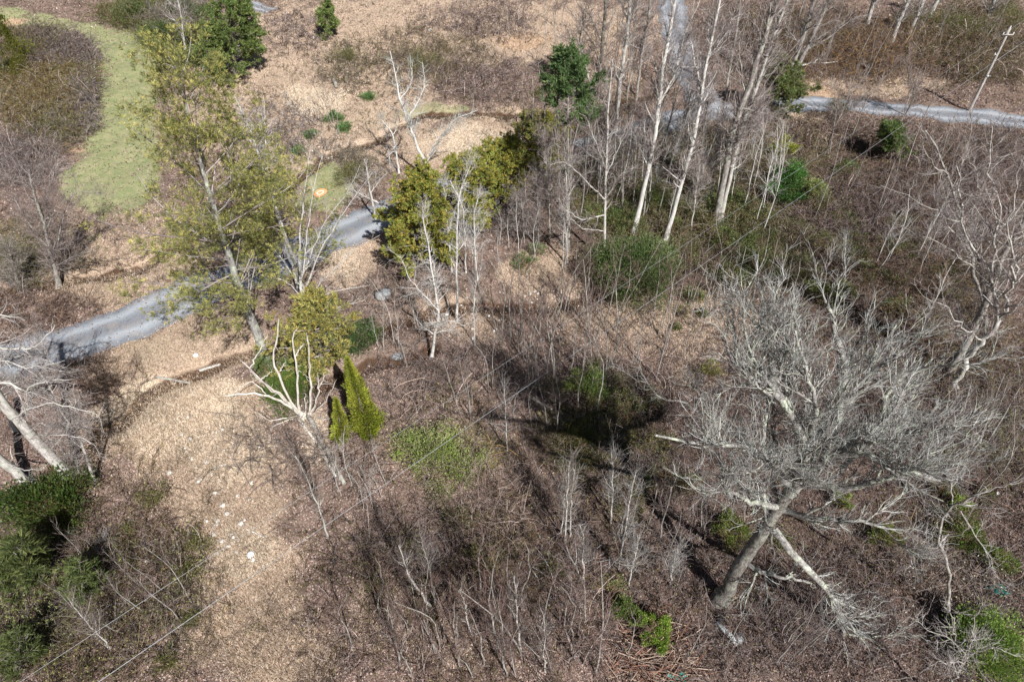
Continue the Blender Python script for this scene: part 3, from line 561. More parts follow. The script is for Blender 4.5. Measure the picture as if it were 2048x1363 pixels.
# ------------------------------------------------------------------ big traced bare trees
L = lambda r, *p: (r,)+p
bare_tree('lichen_tree', 'huge spreading bare tree with lichen covered grey limbs filling the lower right', 'tree',
    [(1440,1200),(1480,1130,0),(1515,1080,0),(1545,1030,0),(1568,1000,0),(1585,975,.1)], .37, .26, [
    L(0.291,(1582,980,0),(1610,940,.3),(1652,878,.6),(1688,812,1.2),(1690,761,1.8),(1693,716,2.2),(1665,650,2.6),(1650,600,3.0)),
    L(0.280,(1580,985,0),(1600,940,-.2),(1610,902,-.3),(1590,854,-.4),(1562,799,-.4),(1552,750,0),(1534,709,.4),(1520,661,.8),(1527,612,1)),
    L(0.168,(1557,1015,0),(1514,1007,-.8),(1480,995,-1.4),(1451,979,-1.6),(1441,958,-1.5),(1451,920,-1.2)),
    L(0.179,(1575,965,0),(1545,920,-.5),(1510,895,-1.),(1451,888,-1.6),(1380,880,-2.),(1310,870,-2.2)),
    L(0.134,(1570,950,0),(1530,910,.4),(1496,900,.7),(1460,860,1.),(1400,820,1.5),(1350,800,2)),
    L(0.202,(1600,955,0),(1651,914,-.5),(1693,900,-.9),(1762,920,-1.6),(1807,938,-2.),(1880,960,-2.4)),
    L(0.190,(1590,965,0),(1640,968,-.8),(1693,976,-1.2),(1738,965,-1.6),(1789,958,-1.9),(1860,930,-2)),
    L(0.146,(1568,1020,0),(1620,1035,-.8),(1658,1041,-1.2),(1710,1045,-1.6),(1800,1060,-2)),
    L(0.190,(1548,1058,0),(1569,1086,-.8),(1596,1117,-1.2),(1631,1145,-1.5),(1658,1183,-1.6),(1679,1221,-1.7),(1689,1265,-1.8),(1696,1300,-1.8),(1672,1358,-1.9)),
    L(0.134,(1500,1130,0),(1555,1152,-1),(1600,1158,-1.3),(1638,1169,-1.5)),
    L(0.157,(1612,930,.2),(1634,837,-.4),(1624,785,-.6),(1600,720,-.4),(1590,660,0)),
    L(0.179,(1630,905,.4),(1700,890,1.),(1745,871,1.4),(1772,802,1.6),(1814,750,1.9),(1865,716,2.2)),
    L(0.134,(1690,810,1.2),(1740,740,2),(1770,680,2.6),(1800,640,3)),
    L(0.123,(1562,799,-.4),(1500,750,-.2),(1450,700,.4),(1430,650,.8)),
    L(0.134,(1700,890,1.),(1780,870,1.),(1850,830,1.2),(1900,800,1.5)),
    ], 120, (2.0, 5.2), 4600, (.4, 1.25), 21000, (.25, .7), 'bark_lichen', LICH+GREY[:1]+MAUVE[:1], .75, .14, rl=.6, tw=.0125, ang=(25, 60), rmax2=.085, wob=.06, radial=True, nm=900)
bare_tree('lichen_tree', 'tall forked bare tree with white lichen branches at the right frame edge', 'tree',
    [(1905,775),(1955,688,0),(1969,678,0),(1997,637,0)], .22, .15, [
    L(0.105,(1995,640,0),(1990,612,.3),(1983,543,.6),(1950,495,.8),(1935,474,1),(1921,440,1.2),(1930,380,1.4),(1912,330,1.6)),
    L(0.093,(1997,637,0),(2031,560,-.5),(2052,480,-.8),(2075,400,-1)),
    L(0.074,(1983,543,.6),(1985,470,.5),(2000,400,.3),(1979,362,.2),(1986,303,.1),(1980,235,0)),
    L(0.062,(2031,560,-.5),(2015,470,-1),(2035,390,-1.2),(2041,330,-1.3)),
    L(0.056,(1965,680,0),(1930,660,-1),(1925,655,-1.4),(1895,610,-1.8),(1860,602,-2.2)),
    L(0.074,(1997,637,0),(2040,610,-1),(2090,600,-1.6))], 95, (1.0, 3.2), 900, (.5, 1.4), 3600, (.3, .8), 'bark_pale', WHITE[:1]+GREY+MAUVE, .7, .06, rl=.45, tw=.014, wob=.11)
bare_tree('bare_tree', 'darker grey trunk standing behind the forked white tree at the right edge', 'tree',
    [(1898,745),(1917,716,0),(1969,612,0),(2003,509,0),(2048,447,0),(2090,380,0)], .27, .13, [
    L(0.074,(1940,670,0),(1925,640,.5),(1900,620,.9),(1880,600,1.4),(1850,610,1.5)),
    L(0.062,(1969,612,0),(1960,540,.8),(1955,500,1),(1940,470,1.3),(1900,420,1.5),(1880,360,1.6))], 60, (1, 3.4), 600, (.5, 1.4), 2400, (.3, .8), 'bark_grey', GREY, .3, rl=.4, tw=.012)
bare_tree('bare_tree', 'leafless tree with angular white twigs hanging over the shaded right slope', 'tree',
    [(1975,640),(1940,500,0),(1900,340,0),(1850,260,.4)], .16, .04, [
    L(0.050,(1900,360,0),(1870,330,-.5),(1850,300,-.8),(1840,270,-.9)), L(0.050,(1925,440,0),(1960,400,-.6),(1950,330,-.8),(1930,290,-1)),
    L(0.056,(1940,500,0),(1880,430,.6),(1800,380,.9),(1760,370,1)), L(0.050,(1950,540,0),(1890,490,-.4),(1840,470,-.7),(1780,440,-1))], 60, (.9, 2.6), 520, (.4, 1.2), 2400, (.3, .7), 'bark_grey', GREY, .35, tw=.011, wob=.1)
bare_tree('bare_tree', 'thin branched bare tree in the lower right corner with a dark curved limb', 'tree',
    [(1900,1240),(1898,1140,0),(1870,1060,0),(1905,1010,0)], .09, .05, [
    L(0.056,(1905,1010,0),(1960,985,-.3),(2010,970,-.4),(2060,950,-.5)), L(0.031,(1905,1010,0),(1880,1035,.2),(1860,1080,.3),(1840,1120,.4)),
    L(0.031,(1905,1010,0),(1900,960,.3),(1935,900,.7),(1960,870,1)), L(0.031,(1920,1020,0),(1950,1070,0),(1985,1120,0),(1990,1170,0))], 26, (.6, 2), 200, (.4, 1), 600, (.2, .6), 'bark_grey', GREY+WHITE, .6, tw=.009)
bare_tree('bare_tree', 'pale spreading branches of a bare tree over the green bush in the bottom right corner', 'tree',
    [(1880,1400),(1925,1325,0),(1935,1310,0)], .08, .05, [
    L(0.031,(1925,1325,0),(1880,1320,-.3),(1840,1345,-.5)), L(0.031,(1930,1315,0),(1905,1275,0),(1850,1260,.2),(1830,1240,.3)),
    L(0.031,(1935,1310,0),(1950,1270,0),(1945,1235,.2),(1975,1200,.4)), L(0.031,(1935,1310,0),(1985,1290,-.3),(2040,1310,-.5)), L(0.025,(1910,1280,0),(1905,1230,.2),(1880,1200,.4))], 30, (.5, 1.6), 260, (.3, .9), 800, (.2, .6), 'bark_grey', WHITE+GREY, .5, tw=.010, wob=.05)
# left edge
bare_tree('white_tree', 'thick white trunk leaning out of the left frame edge above the dark laurel', 'tree',
    [(148,968),(120,930,0),(60,865,0),(0,797,0),(-70,715,0),(-140,630,0)], .34, .17, [
    L(0.062,(70,872,0),(95,868,-.6),(150,870,-1),(190,890,-1.3)), L(0.062,(35,835,0),(60,815,-.5),(100,806,-.8),(150,816,-1.1),(200,830,-1.4)),
    L(0.074,(-20,775,0),(20,762,-.3),(45,790,-.6),(60,770,-.8),(110,760,-1.2),(145,758,-1.5)), L(0.074,(-70,715,0),(-20,690,.4),(30,700,.5),(80,690,.6),(110,650,1)),
    L(0.056,(-40,750,0),(10,720,-.6),(70,735,-1),(130,720,-1.4)), L(0.074,(-110,670,0),(-40,640,.6),(10,630,1),(50,640,1.4)), L(0.031,(50,850,0),(45,815,.3),(50,790,.4),(75,775,.5))], 55, (.8, 2.4), 380, (.4, 1.2), 1200, (.25, .7), 'bark_pale', GREY+WHITE[:1], .5, .03, tw=.011, wob=.05)
bare_tree('white_tree', 'second thick grey-white trunk at the left edge, lower and partly in shade', 'tree',
    [(68,972),(20,935,0),(-40,880,0),(-120,800,0)], .30, .2, [L(0.050,(10,925,0),(50,940,-.8),(90,935,-1.2))], 10, (.6, 2), 60, (.4, 1), 200, (.25, .6), 'bark_pale', GREY, .1)
bare_tree('white_tree', 'slender leaning whitish tree at the right side of the left dark laurel', 'tree',
    [(192,967),(180,930,0),(168,895,0),(150,862,0),(110,800,0),(80,745,.2)], .10, .03, [
    L(0.031,(168,895,0),(140,880,-.4),(110,878,-.7)), L(0.031,(150,862,0),(160,830,-.4),(140,800,-.6)), L(0.025,(172,905,0),(150,915,-.5),(125,905,-.8)), L(0.025,(140,845,0),(100,850,-.5),(75,845,-.7))], 80, (.6, 2.2), 900, (.4, 1.2), 3200, (.25, .7), 'bark_pale', GREY, .45, tw=.012, wob=.04)
bare_tree('bare_tree', 'bare tree with tangled pale twigs over the gravel road at the left edge', 'tree',
    [(30,860),(0,780,0),(-30,700,0),(-60,640,0)], .14, .05, [L(0.050,(10,800,0),(40,740,.2),(75,700,.5),(80,660,.8)), L(0.043,(-10,740,0),(40,710,-.3),(80,715,-.4),(130,735,-.6))], 70, (.8, 2.6), 800, (.4, 1.3), 2600, (.25, .7), 'bark_pale', GREY, .3, tw=.012, wob=.06)
bare_tree('bushy_tree', 'dense twiggy grey tree beside the lower end of the mown lane at left', 'tree',
    [(116,575),(105,520,0),(88,450,0),(70,390,0),(58,340,0)], .2, .06, [
    L(0.062,(106,520,0),(120,470,.3),(130,420,.5),(150,380,.8),(195,385,1)), L(0.062,(100,500,0),(60,450,-.3),(30,400,-.4),(15,350,-.3)), L(0.050,(108,535,0),(150,510,-.6),(190,500,-.8)),
    L(0.050,(95,480,0),(90,400,.5),(110,340,.9),(120,300,1.2))], 90, (1, 3), 1500, (.6, 1.5), 6500, (.3, .8), 'bark_grey', MAUVE+GREY, .1, .16, tw=.011)
bare_tree('bushy_tree', 'lower twiggy grey tree at the left edge below the dense one', 'tree',
    [(40,585),(30,540,0),(15,490,0)], .14, .05, [], 50, (.8, 2.2), 600, (.5, 1.2), 2200, (.3, .7), 'bark_grey', GREY+OLIVE[:1], .1)
# clearing and centre left
bare_tree('birch_tree', 'white forked tree leaning left over the pink leaf clearing', 'tree',
    [(868,362),(859,340,0),(846,318,0),(828,276,0),(814,241,0),(801,207,0),(794,165,0),(780,103,0)], .17, .04, [
    L(.09,(814,241,0),(835,207,.2),(850,170,.4),(845,125,.5)), L(.10,(852,325,0),(880,276,-.4),(904,241,-.7),(956,220,-1)), L(.06,(800,200,0),(825,165,.4),(820,110,.7)), L(.05,(880,276,-.4),(900,262,-.8),(930,235,-1.1))], 50, (.6, 2.2), 420, (.4, 1.2), 1600, (.25, .7), 'bark_white', WHITE+LICH, .35, .1, tw=.010)
bare_tree('birch_tree', 'small pale twisted tree left of the forked white tree, on the leaf clearing', 'tree',
    [(798,346),(792,300,0),(787,269,0),(772,250,0),(755,230,0)], .10, .03, [L(.05,(790,300,0),(778,310,-.3),(782,345,-.5)), L(.04,(787,269,0),(800,240,.3),(790,215,.5))], 22, (.5, 1.6), 200, (.3, .9), 800, (.2, .6), 'bark_white', WHITE, .3, tw=.010)
bare_tree('bare_tree', 'white limbed tree whose long branch points over the gravel road bend', 'tree',
    [(752,440),(745,405,0),(738,370,0),(733,335,0),(728,318,0)], .12, .04, [L(.09,(745,400,0),(765,410,-.3),(790,415,-.5),(830,424,-.8)), L(.05,(742,385,0),(760,360,.3),(775,345,.4)), L(.05,(745,400,0),(715,385,.1),(690,370,.2))], 34, (.6, 2), 300, (.4, 1.1), 1200, (.25, .6), 'bark_pale', WHITE+GREY, .3)
bare_tree('bare_tree', 'pair of thin white stems rising above the pines in the upper left', 'tree',
    [(600,592),(585,520,0),(560,440,0),(532,350,0),(528,335,0),(505,270,0),(468,190,0)], .16, .03, [L(.07,(532,350,0),(530,310,.3),(531,240,.6),(527,195,.8)), L(.04,(520,310,0),(500,280,-.2),(478,262,-.3))], 24, (.6, 2), 300, (.4, 1.1), 1400, (.25, .6), 'bark_white', WHITE+MAUVE[:1], .6, .14)
bare_tree('bare_tree', 'fan of long thin pale branches sweeping up over the gravel road', 'tree',
    [(612,640),(606,600,0),(600,560,0)], .16, .10, [L(.07,(604,590,0),(640,500,-.3),(690,420,-.6),(745,345,-1)), L(.06,(602,575,0),(615,470,0),(625,380,0),(650,300,.2)), L(.06,(600,565,0),(600,460,.3),(610,380,.5),(622,290,.7)), L(.05,(608,600,0),(660,545,-.8),(720,490,-1.2),(760,470,-1.4)),
     L(.05,(608,600,0),(680,580,-1),(740,570,-1.4)), L(.05,(610,610,0),(660,620,-1),(730,600,-1.6)), L(.05,(600,565,0),(650,440,-.2),(700,380,-.5),(720,330,-.6)), L(.04,(606,595,0),(570,560,-.5),(520,550,-.9)), L(.04,(600,570,0),(550,500,.3),(490,450,.5))], 60, (.8, 2.4), 420, (.4, 1.2), 900, (.25, .6), 'bark_white', WHITE+TAN[:1], .4, .1, tw=.010, ang=(15, 45))
bare_tree('birch_tree', 'white bent sapling tree standing alone right of the dark green mat', 'tree',
    [(861,716),(868,690,0),(877,640,0),(874,600,0),(866,555,0),(855,490,0),(845,430,0)], .11, .03, [L(.05,(872,650,0),(900,640,-.6),(930,650,-1)), L(.05,(876,620,0),(850,590,-.4),(820,560,-.6),(800,510,-.5))], 50, (.7, 2), 420, (.4, 1.2), 1500, (.25, .6), 'bark_white', WHITE, .2, .08, tw=.010, ang=(40, 80))
for pth, r, lb in [([(915,640),(913,560,0),(914,450,0),(918,380,0),(945,320,0)], .10, 'straight white birch stem in front of the yellow-green evergreens, tallest of its clump'),
                   ([(904,545),(900,500,0),(896,440,0),(885,370,0)], .08, 'left birch stem of the clump before the yellow-green evergreens'),
                   ([(955,560),(950,500,0),(946,430,0),(960,380,0)], .07, 'right birch stem of the clump before the yellow-green evergreens'),
                   ([(932,545),(930,480,0),(928,420,0),(900,360,0)], .06, 'thin middle birch stem of the clump before the evergreens')]:
    bare_tree('birch_tree', lb, 'tree', pth, r, .025, [], 26, (.7, 2.2), 200, (.4, 1.1), 700, (.25, .6), 'bark_white', WHITE, .25, .14)
# tall row at upper middle and right
ROW = [
 ([(1207,520),(1209,470,0),(1211,380,0),(1213,293,0),(1218,200,0),(1225,120,0)], .12, .03, 'bark_pale', WHITE, 'slim whitish trunk at the left of the tall row, above the large rhododendron', [L(.06,(1211,400,0),(1160,350,-.5),(1130,320,-.8),(1100,330,-1)), L(.05,(1212,340,0),(1190,280,.3),(1170,230,.5)), L(.06,(1209,430,0),(1160,440,-1),(1120,410,-1.6)), L(.05,(1212,350,0),(1240,290,0),(1255,240,.2)), L(.05,(1210,400,0),(1240,350,-.5),(1275,330,-.9)), L(.05,(1208,462,0),(1165,458,-.8),(1140,435,-1.2))]),
 ([(1266,470),(1283,400,0),(1300,327,0),(1312,250,0),(1321,190,0),(1335,69,0),(1352,0,0),(1365,-60,0)], .19, .07, 'bark_white', WHITE, 'tall white trunk slanting up right, with a low fork, beside the gravel road', [L(.08,(1297,335,0),(1290,290,.2),(1288,240,.4)), L(.08,(1318,210,0),(1350,150,-.2),(1372,60,-.4),(1400,0,-.5))]),
 ([(1330,482),(1354,400,0),(1375,320,0),(1389,276,0),(1403,172,0),(1413,120,0),(1440,0,0)], .17, .06, 'bark_white', WHITE, 'smooth bright white trunk slanting up right between the dark trunks', [L(.06,(1403,172,0),(1385,110,.2),(1380,60,.4)), L(.06,(1413,120,0),(1450,70,-.3),(1470,20,-.5))]),
 ([(1431,448),(1451,345,0),(1469,241,0),(1500,172,0),(1531,69,0),(1555,0,0),(1580,-70,0)], .26, .13, 'bark_grey', GREY, 'thick grey double trunk slanting up right in the tall row, its darker stem', [L(.10,(1531,69,0),(1540,20,-.4),(1545,-40,-.6)), L(.06,(1490,190,0),(1480,120,.5),(1475,60,.8)), L(.05,(1480,215,0),(1540,230,-1),(1560,240,-1.2))]),
 ([(1441,440),(1462,345,0),(1483,250,0),(1513,180,0),(1546,69,0),(1575,0,0)], .17, .08, 'bark_pale', WHITE, 'paler stem running alongside the thick grey double trunk', []),
 ([(1558,190),(1589,121,0),(1613,52,0),(1627,0,0),(1645,-60,0)], .22, .12, 'bark_grey', GREY, 'left one of the two grey trunks above the driveway end', [L(.07,(1600,90,0),(1575,60,.5),(1560,10,.8))]),
 ([(1580,168),(1610,103,0),(1640,40,0),(1658,0,0),(1680,-50,0)], .24, .14, 'bark_grey', GREY, 'right one of the two grey trunks above the driveway end', [L(.10,(1612,100,0),(1660,75,-.8),(1700,40,-1.2),(1750,25,-1.5)), L(.07,(1618,88,0),(1680,50,-.4),(1700,35,-.6)), L(.05,(1600,130,0),(1640,125,-.8),(1655,112,-1))]),
 ([(1198,190),(1202,130,0),(1208,60,0),(1212,0,0),(1216,-50,0)], .19, .12, 'bark_dark', GREY, 'dark straight trunk left of the white one at the top of the picture', [L(.07,(1200,110,0),(1170,60,.3),(1130,10,.5)), L(.06,(1205,90,0),(1180,30,.2),(1165,-20,.3))]),
 ([(1232,262),(1239,172,0),(1252,90,0),(1258,30,0),(1263,-40,0)], .18, .10, 'bark_pale', WHITE, 'white trunk with swollen fork at the top, left of the gravel road', [L(.06,(1256,40,0),(1245,10,.3),(1230,-30,.5)), L(.06,(1258,45,0),(1275,10,-.2),(1280,-30,-.3))]),
 ([(1272,200),(1280,130,0),(1293,60,0),(1300,0,0),(1308,-50,0)], .13, .07, 'bark_grey', GREY, 'lean grey trunk at the left verge of the top gravel road', []),
 ([(1187,182),(1170,130,0),(1160,80,0),(1168,20,0)], .12, .05, 'bark_grey', WHITE+GREY, 'leaning pale tree with dark foot right of the curved shadow', [L(.05,(1165,100,0),(1140,80,.3),(1120,70,.5))]),
 ([(1452,190),(1462,120,0),(1475,50,0),(1480,0,0)], .14, .06, 'bark_grey', GREY, 'crooked grey tree at the right verge of the top gravel road', [L(.06,(1458,150,0),(1490,100,0),(1510,40,0)), L(.05,(1455,165,0),(1430,110,.2),(1425,60,.4))]),
 ([(1734,48),(1742,20,0),(1752,-20,0),(1765,-70,0)], .24, .18, 'bark_pale', WHITE, 'leftmost of the four slanting trunks at the top right edge', []),
 ([(1780,88),(1800,40,0),(1817,0,0),(1840,-60,0)], .24, .17, 'bark_pale', WHITE, 'second from left of the four slanting trunks at the top right edge', []),
 ([(1818,68),(1835,30,0),(1848,0,0),(1870,-60,0)], .2, .15, 'bark_pale', WHITE, 'third from left of the four slanting trunks at the top right edge', []),
 ([(1856,38),(1870,10,0),(1885,-20,0),(1905,-70,0)], .26, .2, 'bark_pale', WHITE, 'rightmost of the four slanting trunks at the top right edge', []),
 ([(1968,50),(1985,10,0),(2000,-30,0)], .2, .14, 'bark_pale', GREY, 'shaded trunk at the top edge left of the utility pole', []),
 ([(1100,480),(1098,400,0),(1092,320,0),(1085,260,0)], .07, .025, 'bark_grey', GREY, 'thin grey trunk below the topmost yellow-green evergreen', []),
 ([(1135,527),(1134,440,0),(1132,350,0),(1128,290,0)], .08, .025, 'bark_pale', WHITE, 'thin pale trunk left of the slim whitish one above the rhododendron', []),
 ([(1077,497),(1077,430,0),(1074,370,0)], .07, .03, 'bark_grey', GREY, 'short grey trunk rising from the green shrub above the stream', []),
 ([(1050,500),(1046,440,0),(1040,380,0)], .05, .02, 'bark_grey', GREY, 'thin grey pole tree left of the short grey trunk above the stream', []),
 ([(1365,300),(1370,240,0),(1385,170,0),(1395,110,0)], .09, .03, 'bark_grey', GREY, 'slender grey tree in the gravel road corner', []),
 ([(1400,310),(1412,230,0),(1425,150,0)], .07, .03, 'bark_pale', WHITE, 'thin pale tree right of the gravel road corner', []),
 ([(1418,420),(1428,330,0),(1440,250,0)], .06, .03, 'bark_pale', WHITE, 'thin pale stem just left of the double trunk', []),
 ([(1382,460),(1390,400,0),(1400,330,0)], .06, .02, 'bark_pale', WHITE, 'short thin pale stem right of the smooth white trunk', []),
 ([(1500,330),(1512,270,0),(1530,190,0)], .07, .02, 'bark_grey', GREY, 'thin grey tree at the foot of the soft olive evergreen', []),
 ([(372,128),(366,60,0),(362,20,0),(350,-20,0)], .12, .05, 'bark_white', WHITE, 'thin white tree in the dark vines at the top left', [L(.05,(366,60,0),(350,40,0),(340,38,0)), L(.05,(364,50,0),(372,20,0),(376,-20,0))]),
 ([(1810,232),(1830,190,0),(1820,160,0),(1812,120,0)], .07, .03, 'bark_dark', BROWN, 'thin dark sapling at the far verge of the driveway', []),
 ([(1672,250),(1690,215,0),(1710,180,0),(1740,130,0)], .05, .02, 'bark_grey', GREY, 'multi stemmed thin shrub tree on the lower verge of the driveway', [L(.03,(1675,245,0),(1670,200,.3),(1668,150,.5)), L(.03,(1678,240,0),(1720,205,-.3),(1760,175,-.5))]),
]
for pth, r0, r1, mt, cl, lb, lm in ROW:
    H_ = np.hypot(pth[0][0]-pth[-1][0], pth[0][1]-pth[-1][1])/60
    far = pth[0][1] < 260
    bare_tree('bare_tree', lb, 'tree', pth, r0*1.15, r1*1.25, lm, int(14+H_*5), (.8, 2.6 if not far else 3.2), int(170+H_*70), (.5, 1.7), int(400+H_*170), (.3, .9), mt, cl[:2]+GREY+MAUVE, .22, .12, tw=.016 if not far else .022, rmax2=.08, ang=(25, 60))
# lower middle saplings that can be told apart
LOW = [
 ([(862,1214),(840,1180,0),(818,1155,0),(808,1120,0),(797,1090,0)], .09, 'bark_pale', MAUVE+GREY, 'leaning grey forked sapling in the mauve thicket at the bottom'),
 ([(870,1206),(864,1170,0),(856,1134,0),(846,1080,0)], .06, 'bark_grey', GREY, 'thin dark sapling right beside the leaning forked one at the bottom'),
 ([(1130,1085),(1132,1040,0),(1135,962,0),(1140,920,0)], .06, 'bark_pale', TAN+WHITE, 'middle stem of the pale multi stem clump right of the lower centre'),
 ([(1122,1066),(1130,1000,0),(1133,950,0)], .05, 'bark_pale', TAN+WHITE, 'left stem of the pale multi stem clump right of the lower centre'),
 ([(1140,1070),(1142,1010,0),(1150,940,0)], .05, 'bark_pale', TAN+WHITE, 'right stem of the pale multi stem clump right of the lower centre'),
 ([(1223,1048),(1224,1000,0),(1225,945,0),(1222,900,0)], .06, 'bark_pale', WHITE, 'straight white sapling left of the lichen tree crown'),
 ([(1236,1136),(1248,1060,0),(1262,990,0),(1273,938,0)], .07, 'bark_pale', WHITE, 'long thin leaning white sapling left of the lichen tree'),
 ([(1258,1170),(1268,1120,0),(1280,1072,0)], .05, 'bark_pale', WHITE, 'short white sapling above the vivid lime bush'),
 ([(1168,1156),(1167,1120,0),(1166,1086,0),(1160,1050,0)], .05, 'bark_pale', GREY, 'small grey sapling below the multi stem clump'),
 ([(1040,1298),(1037,1250,0),(1033,1190,0),(1028,1150,0)], .07, 'bark_pale', MAUVE+GREY, 'bare grey tree at the bottom middle with fan shaped twigs'),
 ([(1090,1342),(1089,1290,0),(1088,1240,0)], .05, 'bark_pale', MAUVE+GREY, 'bare grey sapling at the bottom edge right of the fan shaped one'),
 ([(945,1270),(937,1250,0),(930,1215,0),(920,1180,0)], .06, 'bark_white', TAN, 'bent pale sapling left of the fan shaped tree at the bottom'),
 ([(1340,1170),(1346,1130,0),(1356,1095,0)], .05, 'bark_pale', WHITE, 'short pale sapling left of the foot of the lichen tree'),
 ([(656,1075),(640,1020,0),(615,960,0),(590,910,0)], .06, 'bark_pale', GREY+TAN, 'leaning bare sapling below the fallen log'),
 ([(225,1300),(200,1270,0),(170,1240,0),(140,1200,0)], .05, 'bark_pale', GREY+TAN, 'leaning pale sapling in the lower left scrub'),
 ([(170,1100),(185,1128,0),(195,1110,0),(215,1090,0)], .04, 'bark_white', WHITE, 'white clawed twiggy shrub beside the lower left pine'),
 ([(800,1330),(790,1270,0),(775,1210,0)], .06, 'bark_grey', MAUVE, 'leftmost bare sapling of the bottom row'),
 ([(1692,560),(1690,500,0),(1692,470,0)], .06, 'bark_white', WHITE, 'white twiggy sapling above the lichen tree crown in the shade'),
 ([(1015,1350),(1000,1300,0),(985,1240,0)], .05, 'bark_grey', MAUVE, 'slim dark sapling left of the fan shaped tree at the bottom edge'),
 ([(1015,900),(1012,850,0),(1008,770,0)], .05, 'bark_pale', GREY, 'slim sapling crossed by the wire at the centre'),
 ([(950,690),(948,640,0),(950,560,0)], .05, 'bark_white', WHITE, 'slim white sapling right of the bent white one'),
]
for pth, r0, mt, cl, lb in LOW:
    bare_tree('sapling', lb, 'sapling', pth, r0, .018, [], 20, (.6, 2.2), 150, (.4, 1.3), 420, (.25, .6), mt, [tuple(.58*v_ for v_ in c_) for c_ in cl], .25, .2, tw=.010, ang=(20, 50))

# ------------------------------------------------------------------ dead snag, logs
b = G(608, 832); Y0 = b[1]
root = thing('dead_snag', 'bleached dead tree stump with many bare upright prongs in front of the green juniper', 'dead tree', b)
A = Acc(); A.tubes(resample(np.array([b-[0.1, 0, .3], b+[-.02, 0, .15], b+[.05, .05, .45]]), 5)[None], np.array([[.42, .36, .3, .22, .1]]), 10); link('stump', A.mesh('stump', M['dead_wood'], origin=b), root)
for S in [(.12,(600,828,0),(594,820,0),(572,785,0),(554,741,0),(545,706,0),(554,673,.1),(558,635,.2)), (.05,(561,741,0),(566,733,0),(571,722,0)),
          (.12,(602,828,0),(596,815,0),(594,754,0),(590,710,0),(583,684,0),(587,664,0),(598,653,0)), (.07,(591,712,0),(600,696,.1),(609,686,.1)),
          (.11,(616,830,0),(622,815,0),(621,754,0),(617,710,0),(613,664,0)), (.09,(620,830,0),(630,812,0),(638,776,0),(635,745,0)), (.06,(638,778,0),(646,758,0),(651,744,0)),
          (.06,(612,828,0),(611,810,0),(609,785,0)), (.13,(600,828,0),(583,813,-.3),(532,787,-.8),(495,787,-1.3),(444,791,-1.8)), (.11,(598,826,0),(572,798,-.2),(525,763,-.4),(477,717,-.6)),
          (.08,(585,812,-.2),(540,775,-.7),(512,752,-1.),(500,735,-1.2)), (.05,(532,787,-.8),(505,760,-.9),(480,775,-1.2),(450,800,-1.5)), (.06,(500,735,-1.2),(520,700,-1),(536,668,-.8)), (.05,(520,762,-.4),(540,745,-.3),(545,742,-.2)),
          (.06,(600,830,0),(570,835,-.8),(540,842,-1.2),(510,822,-1.5)), (.05,(625,828,0),(650,805,-.3),(673,758,-.3)), (.06,(598,834,0),(545,850,-1),(530,880,-1.6),(520,905,-2.2)), (.05,(630,835,0),(650,838,-.5),(668,836,-.6))]:
    P = resample(trace(S[1:], Y0), 14, .035); A = Acc(); q = np.linspace(S[0]*.8, S[0]*.3, 14)*(1+rng.normal(0, .1, 14)); q[-1] = .004; A.tubes(P[None], q[None], 7); P_, R_ = spawn(P[None], q[None], 5, (.15, .8), (40, 80), .0, .2, .4, (.3, 1), 4, .3, .3, .008); A.tubes(P_, R_, 3); link('prong', A.mesh('prong', M['dead_wood'], origin=b), root)
def log(name, label, pts, r, mat, cat='log', lift=None):
    P = G(np.array([p[0] for p in pts]), np.array([p[1] for p in pts])); P[:, 2] += r*.8 if lift is None else lift
    c = P.mean(0); P = resample(P, 10, .02); R = np.linspace(r, r*.7, 10); A = Acc()
    PP = np.concatenate([P[:1], P, P[-1:]]); RR = np.r_[.001, R, .001]; PP[0] += (P[0]-P[1])*.01; PP[-1] += (P[-1]-P[-2])*.01
    A.tubes(PP[None], RR[None], 9); o = link(name, A.mesh(name, M[mat], origin=c)); o.location = tuple(c); tagit(o, label, cat); return o
log('fallen_log', 'long split fallen log running down right from the dead snag', [(616,832),(651,897),(690,970)], .17, 'bark_grey')
log('fallen_log', 'short thick fallen log below the dead snag, left of the long one', [(596,838),(615,862),(640,895),(672,955)], .13, 'dead_wood')
log('fallen_log', 'grey fallen log on the ditch crossing above the pale leaf clearing', [(310,755),(345,760),(382,767)], .10, 'bark_grey')
log('fallen_log', 'short white log below the low pine boughs left of the snag', [(400,742),(420,736),(442,729)], .11, 'bark_pale')
log('tree_stump', 'small grey log stump in the straw clearing, upper left of the forked white tree', [(668,163),(674,177)], .28, 'bark_grey', 'log')
log('fallen_log', 'grey fallen trunk piece in the lower left scrub, pointing down right', [(190,1270),(225,1300)], .09, 'dead_wood')
log('fallen_log', 'pale log lying in the centre shade of the thicket', [(1065,797),(1105,820)], .09, 'bark_grey')
log('fallen_branch', 'forked dead branch fallen right of the two grey trunks above the driveway', [(1596,141),(1625,133),(1652,112)], .08, 'bark_white', 'branch', .5)
log('fallen_branch', 'lower prong of dead branch lying above the driveway end', [(1625,133),(1650,133),(1672,130)], .06, 'bark_white', 'branch', .4)
log('fallen_branch', 'thin pale stick lying on the leaves near the wire shadows at lower left', [(503,1062),(528,1074)], .05, 'bark_white', 'branch')

